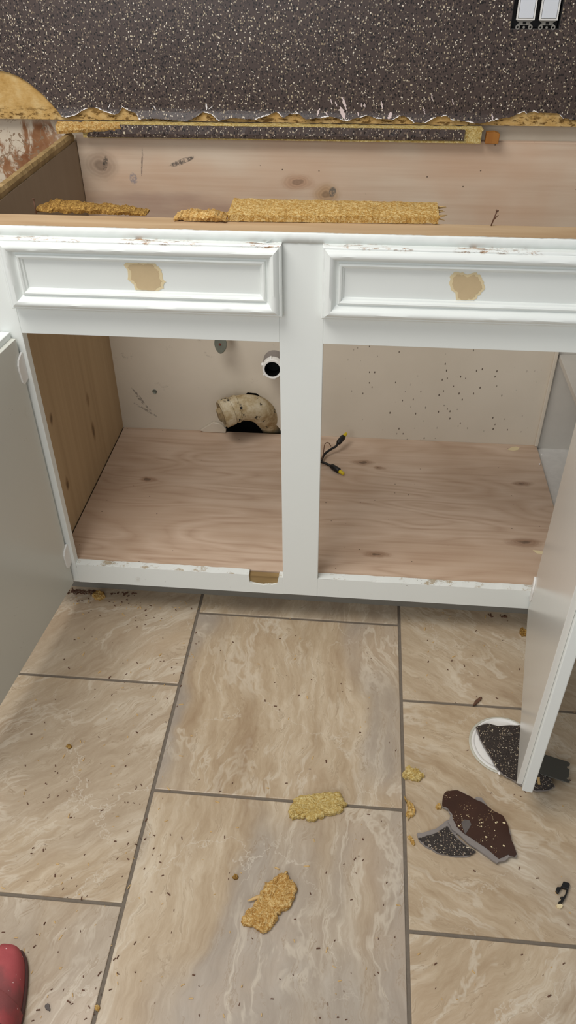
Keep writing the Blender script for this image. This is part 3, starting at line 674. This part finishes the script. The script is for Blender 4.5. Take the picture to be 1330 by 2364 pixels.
# left over worktop edge along the wall
strip = empty('worktop_remnant', (-0.1, 0.55, 0.889), 'broken strip of speckled worktop lying along the wall above the pine board', 'worktop strip')
a0 = at(195, 300, 1, 0.535); a1 = at(1080, 300, 1, 0.535)
bar('laminate_edge', a0.x, a1.x, lambda t: [(0.5370, 0.8905 + 0.004 * t), (0.5350, 0.892 + 0.004 * t), (0.5340, 0.899 + 0.003 * t), (0.5350, 0.9155), (0.538, 0.9162), (0.538, 0.8905 + 0.004 * t)], 'speckled_laminate', strip, amp=0.0005, step=0.006, seed=3, endj=0.02)
b0 = at(128, 290, 1, 0.535); b1 = at(1118, 300, 1, 0.54)
bar('particle_core', a0.x - 0.01, b1.x, lambda t: [(0.5382, 0.8897), (0.5382, 0.9168), (0.545, 0.9190), (0.5558, 0.9192), (0.5562, 0.8897)], 'particle_board_pale', strip, amp=0.0011, step=0.004, seed=5, endj=0.03)
bar('broken_end', b0.x, at(280, 290, 1, 0.535).x, lambda t: [(0.529 + 0.006 * t, 0.8975 + 0.008 * t), (0.526 + 0.008 * t, 0.905 + 0.004 * t), (0.531 + 0.003 * t, 0.9155), (0.542, 0.920), (0.5385, 0.912), (0.5375, 0.8995 + 0.005 * t)], 'particle_board', strip, amp=0.0022, step=0.003, seed=8, endj=0.008)
ab = at(1138, 300, 1, 0.552)
tag(prism('wood_block', [(ab.x - 0.014, 0.5562, 0.8895), (ab.x + 0.013, 0.5562, 0.8893), (ab.x + 0.014, 0.5562, 0.9080), (ab.x + 0.004, 0.5562, 0.9115), (ab.x - 0.013, 0.5562, 0.9105)], (0, -0.018, 0), 'amber_wood', None, bevel=0.0008), 'small amber wood block at the right end of the worktop strip', 'wood block')

# switches
def light_switch(xc, zb, label, label_tone):
    r = empty('light_switch', (xc, 0.560, zb), label, 'light switch', 'rocker switches in the black box')
    hw = 0.0172; H = 0.068
    box('switch_body', xc - hw + 0.001, xc + hw - 0.001, 0.560, 0.578, zb + 0.0005, zb + H, 'black_plastic', r)
    # bezel ring
    o_, i_ = hw, hw - 0.0028; pts = []
    for nm, (xa, xb_, za, zb_) in (('l', (xc - o_, xc - i_, zb, zb + H)), ('r', (xc + i_, xc + o_, zb, zb + H)), ('b', (xc - i_, xc + i_, zb, zb + 0.0028)), ('t', (xc - i_, xc + i_, zb + H - 0.0028, zb + H))):
        box('bezel', xa, xb_, 0.5530, 0.5598, za, zb_, 'white_plastic', r, 0.0004)
    box('rocker', xc - i_ + 0.0007, xc + i_ - 0.0007, 0.5520, 0.5597, zb + 0.0036, zb + H - 0.0036, 'switch_white', r, 0.0006)
    st = box('mounting_strap', xc - 0.008, xc + 0.008, 0.5586, 0.5600, zb - 0.0085, zb - 0.0002, 'old_metal', r, 0.0003)
    box('strap_slot', xc - 0.0032, xc + 0.0032, 0.5580, 0.5590, zb - 0.0070, zb - 0.0025, 'hole_dark', st)
    for dx in (-0.012, 0.012):
        lathe('strap_ear', [(0.0019, 0.0), (0.0019, 0.0014), (0.0043, 0.0014), (0.0043, 0.0)], (xc + dx, 0.5586, zb - 0.0118), (0, -1, 0), 'old_metal', r, n=16, closed=True)
    lathe('screw', [(0.0001, 0.0016), (0.002, 0.0014), (0.0026, 0.0)], (xc, 0.5586, zb - 0.0122), (0, -1, 0), 'old_metal', r, n=12)
    prism('strap_wing', [(xc - 0.0165, 0.5594, zb - 0.0005), (xc + 0.0165, 0.5594, zb - 0.0005), (xc + 0.0100, 0.5594, zb - 0.0048), (xc + 0.0145, 0.5594, zb - 0.0085), (xc - 0.0145, 0.5594, zb - 0.0085), (xc - 0.0100, 0.5594, zb - 0.0048)], (0, 0.0006, 0), 'old_metal', r)
    return r
sbox = empty('switch_box', (0.414, 0.58, swz0), 'black plastic wall box behind the two light switches', 'electrical box')
for (x0, x1, y0, y1, z0, z1) in [(swx0, swx1, 0.579, 0.5845, swz0, swz1), (swx0, swx0 + 0.002, 0.5622, 0.579, swz0, swz1), (swx1 - 0.002, swx1, 0.5622, 0.579, swz0, swz1), (swx0 + 0.002, swx1 - 0.002, 0.5622, 0.579, swz0, swz0 + 0.002)]:
    box('box_wall', x0, x1, y0, y1, z0, z1, 'black_plastic', sbox)
light_switch(0.3935, 1.1058, 'bluish white rocker switch, the left one of the pair in the backsplash', 0)
light_switch(0.4365, 1.1055, 'plain white rocker switch, the right one of the pair in the backsplash', 1)

# ------------------------------------------------------------------ plumbing
# shut off valve
vc = at(508, 795, 1, 0.528)
val = empty('shutoff_valve', (vc.x + 0.006, 0.574, vc.z - 0.002), 'grey shutoff valve with oval handle sticking out of the back panel', 'valve')
vx = vc.x + 0.018
lathe('escutcheon', [(0.0001, 0.004), (0.012, 0.004), (0.021, 0.0015), (0.022, 0.0)], (vx, 0.574, vc.z + 0.022), (0, -1, 0), 'brass_grey', val)
lathe('valve_stem', [(0.0075, 0.0), (0.0075, 0.016), (0.011, 0.017), (0.011, 0.029), (0.006, 0.030), (0.006, 0.046), (0.0001, 0.046)], (vx, 0.572, vc.z + 0.018), (-0.18, -1, -0.12), 'brass_grey', val)
hn = Vector((-0.30, -1.0, 0.15)).normalized(); ha = Vector((0, 0, 1)); hb = hn.cross(ha).normalized(); ha = hb.cross(hn).normalized()
pts = []
for k in range(28):
    q = 2 * math.pi * k / 28; c, s = math.cos(q), math.sin(q); pts.append(vc + hb * (0.0165 * s * (1.0 if c > 0 else 1 - 0.18 * c * c)) + ha * (0.0245 * c))
hd = prism('oval_handle', pts, tuple(-hn * 0.006), 'brass_grey', val, bevel=0.0012)
lathe('red_screw', [(0.0001, 0.001), (0.0030, 0.001), (0.0033, 0.0)], vc + hn * 0.0005, hn, 'red_dot', hd, n=12)
# white trap adapter
tcn = at(629, 852, 1, 0.515)
trap = empty('drain_stub', (tcn.x, 0.574, tcn.z), 'white plastic drain stub with slip nut beside the centre stile', 'drain pipe')
ax = Vector((0.02, -1, 0.10)).normalized()
R0 = 0.0255
lathe('slip_nut', [(R0 * 0.76, 0.0), (R0 * 0.78, 0.003), (R0 * 0.94, 0.0035), (R0, 0.0), (R0 * 1.03, -0.012), (R0 * 1.03, -0.018), (R0 * 0.8, -0.02)], tcn, ax, 'white_plastic', trap, n=40)
nut = trap.children[0]
sd = ax.cross(Vector((0, 0, 1))).normalized(); upv = sd.cross(ax).normalized()
for k in range(6):
    q = math.radians(80 + 60 * k); dr = sd * math.cos(q) + upv * math.sin(q); c0 = tcn + dr * (R0 * 1.0)
    tube('nut_lug', [c0 - ax * 0.017, c0 + dr * 0.002 - ax * 0.008, c0 + dr * 0.001 - ax * 0.001], [0.0034, 0.0036, 0.003], 'white_plastic', nut, n=10)
lathe('inner_pipe', [(R0 * 0.74, 0.001), (R0 * 0.76, 0.001), (R0 * 0.76, -0.05), (R0 * 0.74, -0.05)], tcn, ax, 'black_plastic', trap, n=32, closed=True)
lathe('bore_dark', [(0.0001, -0.035), (R0 * 0.74, -0.035)], tcn, ax, 'hole_dark', trap, n=24)  # black disc paints the dark inside of the pipe bore
lathe('wall_collar', [(R0 * 0.8, -0.0205), (R0 * 1.05, -0.0215), (R0 * 1.10, -0.0585)], tcn, ax, 'laminate_core', trap, n=32)
# cleanout pipe
pth = bez([at(640, 1000, 1, 0.680), at(628, 978, 1, 0.625), at(616, 962, 1, 0.590), at(600, 948, 1, 0.562), at(576, 941, 1, 0.545), at(546, 944, 1, 0.531), at(516, 955, 1, 0.514)], 8)
clean = empty('cleanout_pipe', (-0.17, 0.53, 0.138), 'old cream cleanout pipe with a corroded cap curving out of the broken hole', 'pipe')
tube('pipe_elbow', pth, 0.0345, 'old_pipe', clean, n=32)
d = (pth[-1] - pth[-3]).normalized()
lathe('hub_ring', [(0.0348, -0.004), (0.0370, -0.002), (0.0370, 0.004), (0.0348, 0.006)], pth[-9], (pth[-8] - pth[-10]).normalized(), 'old_pipe', clean)
e = pth[-1]
lathe('cap_ring', [(0.0348, -0.024), (0.0375, -0.022), (0.0385, 0.002), (0.034, 0.006), (0.031, 0.002), (0.031, -0.004)], e, d, 'old_pipe', clean)
cp = lathe('end_cap', [(0.0001, 0.0025), (0.02, 0.003), (0.029, 0.002), (0.031, -0.003)], e, d, 'corroded_cap', clean)
sdv = d.cross(Vector((0, 0, 1))).normalized(); upd = sdv.cross(d)
sq = [e + d * 0.002 + sdv * a * 0.012 + upd * (b * 0.015) for a, b in ((-1, -1), (1, -1), (1, 1), (-1, 1))]
prism('plug_nut', sq, tuple(d * 0.013), 'corroded_cap', cp, bevel=0.0015)
# flake of torn plaster at the foot of the hole
pl = [at(u, v, 1, 0.566) for u, v in [(462, 994), (478, 984), (492, 976), (505, 978), (516, 984), (522, 992), (521, 1000), (490, 998), (470, 998)]]
tag(prism('plaster_flake', [(p.x, 0.5735, max(p.z, 0.1386)) for p in pl], (0, -0.008, 0), 'back_panel_paint', None, bevel=0.001), 'torn flake of white plaster at the left foot of the drain hole', 'plaster')

# cable with wire connectors
cable = empty('electric_cable', (0.02, 0.45, 0.138), 'black cable with two yellow tipped wire connectors behind the stile', 'cable')
A0 = at(728, 1060, 2, 0.150); B0 = at(741, 1066, 2, 0.146)
tube('outer_sheath', bez([A0 + Vector((-0.03, 0.01, -0.004)), A0, B0], 8), 0.0042, 'black_plastic', cable, n=12)
up1 = [B0, at(750, 1048, 2, 0.150), at(766, 1036, 2, 0.156), at(776, 1030, 2, 0.160), at(781, 1020, 2, 0.166)]
dn1 = [B0, at(752, 1070, 2, 0.147), at(764, 1076, 2, 0.146), at(770, 1080, 2, 0.146)]
tube('wire', bez(up1, 8), 0.0031, 'black_plastic', cable, n=10); tube('wire', bez(dn1, 8), 0.0033, 'black_plastic', cable, n=10)
tube('bare_wire', bez([B0, at(746, 1050, 2, 0.155), at(750, 1026, 2, 0.165), at(758, 1022, 2, 0.168), at(764, 1030, 2, 0.168)], 8), 0.0011, 'dark_splinter', cable, n=8)
def conn(p, q):
    dv = (q - p); c = tube('connector', [p, p + dv * 0.1, p + dv * 0.6, p + dv * 0.68], [0.004, 0.0068, 0.0074, 0.0055], 'black_plastic', cable, n=12)
    tube('yellow_tip', [p + dv * 0.66, p + dv * 0.72, p + dv * 0.97, q], [0.0046, 0.0050, 0.0040, 0.0025], 'yellow_plastic', c, n=12)
conn(at(780, 1024, 2, 0.165), at(800, 1000, 2, 0.174)); conn(at(764, 1075, 2, 0.1465), at(794, 1094, 2, 0.1455))

# ------------------------------------------------------------------ scraps on the front rail
RZ = 0.8768
xa, xb = at(80, 480, 2, 0.885).x, at(335, 495, 2, 0.885).x
tag(bar('particle_board_scrap', xa, xb, lambda t: [(0.068 - 0.006 * t, RZ + 0.0012), (0.066 - 0.006 * t, RZ + 0.008), (0.072 - 0.006 * t, RZ + 0.0155 - 0.008 * t), (0.084, RZ + 0.0175 - 0.009 * t), (0.098 - 0.012 * t, RZ + 0.016 - 0.009 * t), (0.099 - 0.012 * t, RZ + 0.004), (0.09 - 0.01 * t, RZ + 0.0012)], 'particle_board_dark', None, amp=0.0036, step=0.0022, seed=31, endj=0.012, taper=0.04),
    'thin crumbly particle board scrap on the left end of the front rail', 'scrap', 'particle board left on the front rail')
xa, xb = at(402, 495, 2, 0.883).x, at(528, 495, 2, 0.883).x
tag(bar('particle_board_scrap', xa, xb, lambda t: [(0.042, RZ + 0.0012), (0.040, RZ + 0.009), (0.050, RZ + 0.0135), (0.066, RZ + 0.0135), (0.072, RZ + 0.010), (0.072, RZ + 0.0012)], 'particle_board', None, amp=0.0032, step=0.0022, seed=44, endj=0.010, taper=0.025),
    'short torn particle board scrap touching the end of the long golden bar', 'scrap', 'particle board left on the front rail')
xa, xb = at(524, 490, 2, 0.885).x + 0.002, at(1018, 500, 2, 0.89).x
tag(bar('particle_board_bar', xa, xb, lambda t: [(0.0465 + 0.012 * t, RZ + 0.0006), (0.0462 + 0.012 * t, RZ + 0.0115), (0.0485 + 0.012 * t, RZ + 0.0128), (0.075, RZ + 0.0150 + 0.0015 * t), (0.105, RZ + 0.0175), (0.118, RZ + 0.0165), (0.119, RZ + 0.003), (0.10, RZ + 0.0006)], 'particle_board_golden', None, amp=0.0011, step=0.0028, seed=57, endj=0.012),
    'long thick golden particle board bar on the middle of the front rail', 'scrap', 'particle board left on the front rail')
lb = [o for o in COL.objects if o.name == 'particle_board_bar'][0]
rs = random.Random(4)
for i in range(9):
    p0 = Vector((xb - 0.006, rs.uniform(0.062, 0.112), RZ + rs.uniform(0.004, 0.015))); p1 = p0 + Vector((rs.uniform(0.010, 0.020), rs.uniform(-0.004, 0.004), rs.uniform(-0.003, 0.004)))
    tube('splinter', [p0, (p0 + p1) / 2 + Vector((0, 0, rs.uniform(-0.001, 0.002))), p1], [0.0022, 0.0014, 0.0005], 'splinter', lb, n=6)
def nail(u, v0, v1, lean, label):
    b = at(u, v0, 2, RZ); dv = Vector((lean, 0.0, 1)).normalized(); L = 0.024
    r = empty('nail', b, label, 'nail', 'nails in the front rail')
    tube('shank', [b, b + dv * L], [0.0011, 0.0011], 'dark_splinter', r, n=8)
    tube('head', [b + dv * L, b + dv * (L + 0.0012)], 0.0026, 'dark_splinter', r, n=10)
    return r
nail(84, 494, 470, 0.0, 'upright nail at the left end of the crumbly scrap')
n2 = nail(1134, 521, 500, 0.25, 'leaning rusty nail alone on the bare right part of the rail')
b = at(1134, 521, 2, RZ); tube('splinter', [b + Vector((0.003, 0, 0.010)), b + Vector((0.009, 0, 0.017))], [0.0012, 0.0005], 'dark_splinter', n2, n=6)

# ------------------------------------------------------------------ things on the floor
def px(pts, z=0.0): return [tuple(fl(u, v, z)[:2]) for u, v in pts]
DG = 'particle board flakes on the floor'
tag(chunk('particle_board_flake', px([(668, 1868), (676, 1850), (696, 1842), (740, 1836), (782, 1832), (793, 1848), (803, 1858), (792, 1876), (755, 1884), (745, 1892), (722, 1898), (705, 1890), (674, 1896), (667, 1882)]), 0.010, 'particle_board_pale', None, 0.0002, 0.004, 0.3, 3), 'oblong pale particle board flake lying across the grout line', 'flake', DG)
f2 = tag(chunk('particle_board_flake', px([(556, 2132), (564, 2118), (585, 2096), (600, 2068), (612, 2040), (640, 2025), (665, 2016), (672, 2035), (686, 2052), (680, 2078), (662, 2104), (640, 2116), (632, 2140), (608, 2158), (590, 2146), (562, 2140)]), 0.010, 'particle_board', None, 0.0002, 0.004, 0.35, 6), 'long golden particle board flake on the front middle tile', 'flake', DG)
q0, q1 = fl(610, 2066, 0.008), fl(571, 2080, 0.006)
tube('splinter', [q0, (q0 + q1) / 2, q1], [0.003, 0.0032, 0.0008], 'splinter', f2, n=8)
tag(chunk('particle_board_flake', px([(928, 1792), (936, 1774), (944, 1770), (950, 1778), (968, 1780), (980, 1792), (970, 1804), (955, 1804), (934, 1802)]), 0.008, 'particle_board_pale', None, 0.0002, 0.003, 0.4, 9), 'small pale flake beside the grout line left of the dark shards', 'flake', DG)
tag(chunk('wood_crumb', px([(932, 1840), (940, 1850), (952, 1858), (958, 1870), (952, 1888), (942, 1896), (936, 1882), (942, 1866)]), 0.006, 'particle_board_golden', None, 0.0002, 0.003, 0.5, 13), 'curved golden crumb cluster just below the small pale flake', 'crumb', DG)
tag(chunk('wood_crumb', px([(940, 1932), (946, 1930), (954, 1940), (958, 1952), (950, 1950)]), 0.004, 'particle_board_golden', None, 0.0002, 0.002, 0.5, 14), 'tiny golden crumb left of the speckled triangular shard', 'crumb', DG)
tag(chunk('wood_crumb', px([(1199, 1458), (1206, 1453), (1216, 1460), (1214, 1470), (1204, 1470)]), 0.007, 'particle_board_dark', None, 0.0002, 0.002, 0.5, 15), 'brown wood crumb beside the foot of the right door', 'crumb', DG)
tag(chunk('wood_crumb', px([(214, 1376), (224, 1367), (240, 1370), (244, 1380), (232, 1387), (218, 1384)]), 0.008, 'particle_board_golden', None, 0.0002, 0.003, 0.5, 16), 'golden wood crumb under the cabinet beside the left door', 'crumb', DG)
tag(chunk('wood_crumb', px([(1006, 1862), (1013, 1856), (1018, 1862), (1016, 1870), (1009, 1870)]), 0.005, 'particle_board_golden', None, 0.0002, 0.002, 0.5, 17), 'tiny brown crumb at the left tip of the brown shard', 'crumb', DG)
tag(chunk('wood_crumb', px([(45, 2292), (54, 2288), (61, 2296), (58, 2308), (46, 2312)]), 0.007, 'particle_board_dark', None, 0.0002, 0.003, 0.5, 18), 'brownish crumb touching the red shoe', 'crumb', DG)
tag(chunk('wood_crumb', px([(219, 2325), (226, 2321), (232, 2328), (228, 2336), (221, 2334)]), 0.005, 'particle_board_golden', None, 0.0002, 0.002, 0.5, 19), 'tiny golden crumb on the front grout line', 'crumb', DG)
tag(chunk('wood_crumb', px([(538, 2024), (546, 2020), (550, 2028), (542, 2032)]), 0.004, 'particle_board_dark', None, 0.0002, 0.002, 0.5, 20), 'tiny brown crumb left of the long golden flake', 'crumb', DG)
tag(chunk('wood_crumb', px([(152, 1725), (160, 1720), (167, 1726), (158, 1730)]), 0.004, 'particle_board_dark', None, 0.0002, 0.002, 0.5, 23), 'tiny brown crumb on the tile beside the left door', 'crumb', DG)
tag(chunk('wood_crumb', px([(1284, 2092), (1290, 2089), (1300, 2092), (1298, 2097), (1286, 2097)]), 0.004, 'filler_pale', None, 0.0002, 0.0015, 0.3, 24), 'pale chip lying under the black plastic clip', 'crumb', DG)
tag(chunk('grey_scrap', px([(104, 2322), (110, 2317), (116, 2328), (115, 2336), (110, 2334)]), 0.003, 'grey_chip', None, 0.0002, 0.0015, 0.3, 25), 'dark grey scrap on the tile right of the red shoe', 'scrap')
tag(prism('bark_sliver', [tuple(fl(u, v, 0.0004)) for u, v in [(1091, 1632), (1096, 1620), (1108, 1611), (1113, 1612), (1110, 1618), (1100, 1627)]], (0, 0, 0.004), 'dark_splinter', None, bevel=0.0006), 'dark brown wood sliver lying across the right grout line', 'sliver')

# broken laminate shards
def shard(name, grey, top, mat, label, z, th=0.003, seed=1, tilt=0.0):
    c = fl(*grey[0]); r = empty(name, (c.x, c.y, 0), label, 'shard', 'broken laminate shards')
    G_ = ragged(px(grey), 0.0015, 2, random.Random(seed)); T_ = ragged(px(top), 0.0012, 2, random.Random(seed + 1))
    prism('broken_edge', [(p.x, p.y, z) for p in G_], (0, 0, th), 'laminate_core', r)
    prism('shard_face', [(p.x, p.y, z + th + 0.0001) for p in T_], (0, 0, 0.0012), mat, r)
    return r, T_
sB, TB = shard('laminate_shard', [(962, 1926), (985, 1922), (1008, 1914), (1034, 1894), (1040, 1905), (1060, 1938), (1098, 1968), (1085, 1978), (1050, 1980), (1010, 1972), (980, 1955), (965, 1938)],
    [(965, 1938), (985, 1932), (1008, 1925), (1032, 1910), (1045, 1928), (1075, 1955), (1098, 1968), (1085, 1977), (1050, 1979), (1010, 1971), (981, 1954)], 'speckled_laminate_fine', 'triangular black speckled shard tucked under the brown shard', 0.0003, 0.003, 3)
sA, TA = shard('laminate_shard', [(1020, 1868), (1022, 1845), (1030, 1832), (1055, 1831), (1085, 1845), (1110, 1858), (1140, 1880), (1160, 1890), (1172, 1915), (1178, 1945), (1191, 1978), (1189, 1985), (1176, 1983), (1166, 1992), (1146, 1998), (1112, 1974), (1075, 1948), (1042, 1920), (1033, 1902), (1040, 1888), (1034, 1874)],
    [(1020, 1867), (1022, 1845), (1030, 1832), (1055, 1831), (1085, 1845), (1110, 1858), (1140, 1880), (1160, 1890), (1172, 1915), (1178, 1945), (1191, 1978), (1187, 1984), (1172, 1979), (1150, 1989), (1118, 1962), (1075, 1934), (1052, 1914), (1044, 1896), (1042, 1884), (1032, 1872)], 'laminate_back', 'large dark brown shard lying face down on the front right tile', 0.0048, 0.0035, 5)
prism('torn_tab', [tuple(fl(u, v, 0.004)) for u, v in [(1094, 1846), (1100, 1842), (1112, 1844), (1125, 1862), (1118, 1866), (1104, 1856)]], (0, 0, 0.003), 'laminate_core', sA)
prism('paper_flake', [tuple(fl(u, v, 0.0098)) for u, v in [(1065, 1900), (1072, 1892), (1084, 1894), (1088, 1904), (1080, 1918), (1074, 1926), (1070, 1916)]], (0, 0, 0.0006), 'grey_chip', sA)
rr_ = random.Random(77)
for i in range(26):
    u, v = rr_.uniform(1050, 1165), rr_.uniform(1890, 1975)
    if v > 1895 + (u - 1050) * 0.62 + 8 or v < 1870 + (u - 1050) * 0.25: continue
    p = fl(u, v, 0.0098); s = rr_.uniform(0.0008, 0.0028)
    prism('chip', [(p.x + s * math.cos(k * 1.7 + i), p.y + s * 0.7 * math.sin(k * 1.57 + i), 0.0097) for k in range(4)], (0, 0, 0.001), 'filler_pale', sA)
# plastic lid under the speckled shard
lc = fl(1163, 1722); lid = empty('plastic_lid', (lc.x, lc.y, 0), 'shallow round white plastic lid under the speckled shard by the right door', 'lid')
lathe('lid_disc', [(0.0001, 0.0035), (0.055, 0.0035), (0.058, 0.0055), (0.0605, 0.0058), (0.062, 0.003), (0.062, 0.0003), (0.0001, 0.0003)], (lc.x, lc.y, 0), (0, 0, 1), 'white_plastic', lid, n=56)
lathe('lid_rim', [(0.0622, 0.0003), (0.0655, 0.0003), (0.0665, 0.0025), (0.0645, 0.0042), (0.0622, 0.0036)], (lc.x, lc.y, 0), (0, 0, 1), 'grey_plastic_rim', lid, n=56, closed=True)
shard('laminate_shard', [(1097, 1684), (1122, 1676), (1150, 1682), (1200, 1680), (1235, 1720), (1258, 1785), (1266, 1796), (1280, 1822), (1266, 1830), (1236, 1832), (1194, 1815), (1160, 1795), (1143, 1778), (1124, 1745), (1106, 1712)],
    [(1098, 1685), (1122, 1677), (1150, 1683), (1199, 1681), (1234, 1720), (1257, 1786), (1264, 1797), (1278, 1822), (1265, 1829), (1236, 1831), (1195, 1814), (1160, 1794), (1144, 1777), (1125, 1744), (1107, 1711)], 'speckled_laminate_fine', 'black speckled shard lying on the white lid below the right door', 0.0062, 0.0022, 11)
tag(chunk('wood_crumb', px([(1241, 1795), (1246, 1795), (1248, 1812), (1242, 1812)], 0.0098), 0.002, 'splinter', None, 0.0098, 0.0008, 0.2, 41, 1), 'tan splinter lying on the speckled shard beside the door foot', 'crumb')
q = fl(1160, 1782, 0.0098); tag(chunk('white_chip', px([(1148, 1782), (1154, 1782), (1155, 1790), (1150, 1787)], 0.0098), 0.0015, 'chip_white', None, 0.0098, 0.0008, 0.2, 42, 1), 'white chip on the lower edge of the speckled shard', 'chip')
bp = [fl(u, v, 0.0102) for u, v in [(1243, 1784), (1250, 1745), (1256, 1742), (1312, 1760), (1316, 1764), (1315, 1769), (1309, 1770), (1309, 1774), (1315, 1777), (1313, 1795), (1307, 1797), (1310, 1800), (1316, 1802), (1315, 1808), (1308, 1807), (1250, 1789)]]
tag(prism('metal_plate', [tuple(p) for p in bp], (0, 0, 0.0018), 'black_metal', None, bevel=0.0004), 'black metal plate with notched end sticking out behind the right door', 'metal plate')
cl = [(920, 520), (1110, 570), (1118, 640), (1085, 720), (1015, 950), (950, 1070), (880, 1165), (760, 1150), (838, 1100), (868, 1012), (825, 985), (935, 982), (985, 890), (1030, 740), (890, 700), (850, 730), (775, 870), (740, 862), (688, 790), (722, 690), (838, 690)]
tag(prism('plastic_clip', [tuple(fl(1230 + a / 13.3, 2000 + b / 13.3, 0.0004)) for a, b in cl], (0, 0, 0.007), 'black_plastic', None, bevel=0.0006), 'black plastic hook shaped clip on the tile at the right', 'clip')

# red shoe at the lower left corner
shoe = empty('shoe', (-0.373, -0.90, 0), 'dusty red shoe at the lower left corner of the floor', 'shoe')
def shoe_w(t):   # half width along the length, t=0 toe, 1 heel
    return 0.046 * (math.sin(math.pi * min(1, (t + 0.015) * 2.1) / 2) ** 0.36 if t < 0.47 else 1 - 0.28 * ((t - 0.47) / 0.53) ** 1.3) * (1.0 if t < 0.97 else 0.8)
def shoe_h(t): return 0.034 + 0.03 * min(1, t * 2.4) ** 1.2 + (0.028 * max(0, (t - 0.42) / 0.58))
L0, LL = -0.742, 0.275
vs, fs = [], []; NT, NA = 30, 16
for i in range(NT + 1):
    t = i / NT; w_, h_ = shoe_w(t), shoe_h(t); y = L0 - LL * t; cx = -0.373 - 0.006 * math.cos(t * 3)
    for k in range(NA + 1):
        q = math.pi * k / NA; c, s = math.cos(q), max(0.0, math.sin(q))
        x_ = cx + w_ * math.copysign(abs(c) ** 0.6, c); z_ = 0.009 + (h_ - 0.009) * s ** 0.75
        vs.append((x_, y, z_))
for i in range(NT):
    for k in range(NA):
        t = (i + 0.5) / NT
        if t > 0.52 and t < 0.93 and 5 <= k <= 10: continue
        fs.append((i * (NA + 1) + k, i * (NA + 1) + k + 1, (i + 1) * (NA + 1) + k + 1, (i + 1) * (NA + 1) + k))
fs.append(tuple(range(NA + 1))); fs.append(tuple(NT * (NA + 1) + k for k in range(NA + 1)))
u_ = raw('upper', vs, fs, 'red_suede', shoe, smooth=True); so = u_.modifiers.new('thickness', 'SOLIDIFY'); so.thickness = 0.003; so.offset = -1
outl = []
for i in range(NT + 1): t = i / NT; outl.append((-0.373 - 0.006 * math.cos(t * 3) + shoe_w(t) * 1.05 + 0.001, L0 + 0.003 - (LL + 0.006) * t))
for i in range(NT, -1, -1): t = i / NT; outl.append((-0.373 - 0.006 * math.cos(t * 3) - shoe_w(t) * 1.05 - 0.001, L0 + 0.003 - (LL + 0.006) * t))
prism('sole', [(x, y, 0.0003) for x, y in outl], (0, 0, 0.0095), 'shoe_sole', shoe, bevel=0.0015)
# stitched overlay (vamp seam)
ov, of = [], []
for k in range(25):
    q = math.pi * k / 24; c, s = math.cos(q), max(0.0, math.sin(q))
    for dt, lift in ((0.0, 0.0012), (0.012, 0.0035), (0.14, 0.0022)):
        t = 0.235 + 0.06 * abs(c) + dt; w_, h_ = shoe_w(t) + lift, shoe_h(t) + lift
        ov.append((-0.373 - 0.006 * math.cos(t * 3) + w_ * math.copysign(abs(c) ** 0.6, c), L0 - LL * t, 0.009 + (h_ - 0.009) * s ** 0.75))
for k in range(24):
    for j in range(2): of.append((k * 3 + j, k * 3 + j + 1, (k + 1) * 3 + j + 1, (k + 1) * 3 + j))
raw('vamp_overlay', ov, of, 'red_suede', shoe, smooth=True)
for i in range(3):
    t = 0.36 + 0.05 * i; tube('lace', bez([(-0.373 + sx * 0.022, L0 - LL * (t - 0.01 * abs(sx)), shoe_h(t) * 0.985 - 0.004 * abs(sx) + 0.002) for sx in (-1, -0.4, 0.4, 1)], 5), 0.0022, 'red_suede', shoe, n=8)

# sawdust and splinters nobody could count
def debris(name, mat, n, seed, areas, smin, smax, label, cat, elong=2.4):
    r = random.Random(seed); vs, fs = [], []
    tot = sum(a[4] for a in areas)
    for (u0, v0, u1, v1, wgt) in areas:
        for _ in range(int(n * wgt / tot)):
            u, v = r.uniform(u0, u1), r.uniform(v0, v1); p = fl(u, v)
            if p.y > 0.066: continue
            if p.x < -0.496 - 0.101 * -p.y + 0.006 and p.y < 0.0: continue
            s = r.uniform(smin, smax) * r.uniform(0.6, 1); e = r.uniform(1.0, elong); q = r.uniform(0, math.pi); h = s * r.uniform(0.3, 0.7)
            ca, sa = math.cos(q), math.sin(q); b = len(vs)
            for (a, c) in ((-1, -0.6), (1, -0.5), (0.8, 0.6), (-0.9, 0.5)):
                xx, yy = a * s * e * 0.5, c * s * 0.5
                vs.append((p.x + xx * ca - yy * sa, p.y + xx * sa + yy * ca, 0.0002))
            for k in range(4): x_, y_, _z = vs[b + k]; vs.append((p.x + (x_ - p.x) * 0.8, p.y + (y_ - p.y) * 0.8, 0.0002 + h * r.uniform(0.6, 1)))
            fs += [(b, b + 1, b + 2, b + 3), (b + 4, b + 5, b + 6, b + 7)] + [(b + k, b + (k + 1) % 4, b + 4 + (k + 1) % 4, b + 4 + k) for k in range(4)]
    o = raw(name, vs, fs, mat); tag(o, label, cat, kind='stuff'); return o
wide = [(20, 1380, 460, 1560, 3), (0, 1560, 420, 2080, 5), (360, 1420, 920, 1840, 2), (940, 1400, 1200, 1640, 1.2), (290, 1850, 930, 2364, 3), (0, 2090, 280, 2364, 2), (940, 1640, 1330, 2364, 1.6)]
debris('sawdust', 'dark_splinter', 360, 1, wide + [(160, 1350, 330, 1400, 3)], 0.0018, 0.0042, 'dark brown sawdust and splinters scattered over the tiles', 'sawdust')
debris('wood_dust', 'splinter', 240, 2, wide + [(160, 1352, 460, 1420, 3), (930, 1390, 1210, 1430, 1.5)], 0.0016, 0.0042, 'light tan wood dust scattered over the tiles', 'sawdust', 3.2)
debris('sweepings', 'dark_splinter', 260, 3, [(150, 1352, 240, 1372, 3), (230, 1352, 330, 1372, 1), (1110, 1402, 1215, 1425, 1.2)], 0.003, 0.007, 'brown crumbs swept up under the edge of the cabinet', 'sawdust', 2.5)
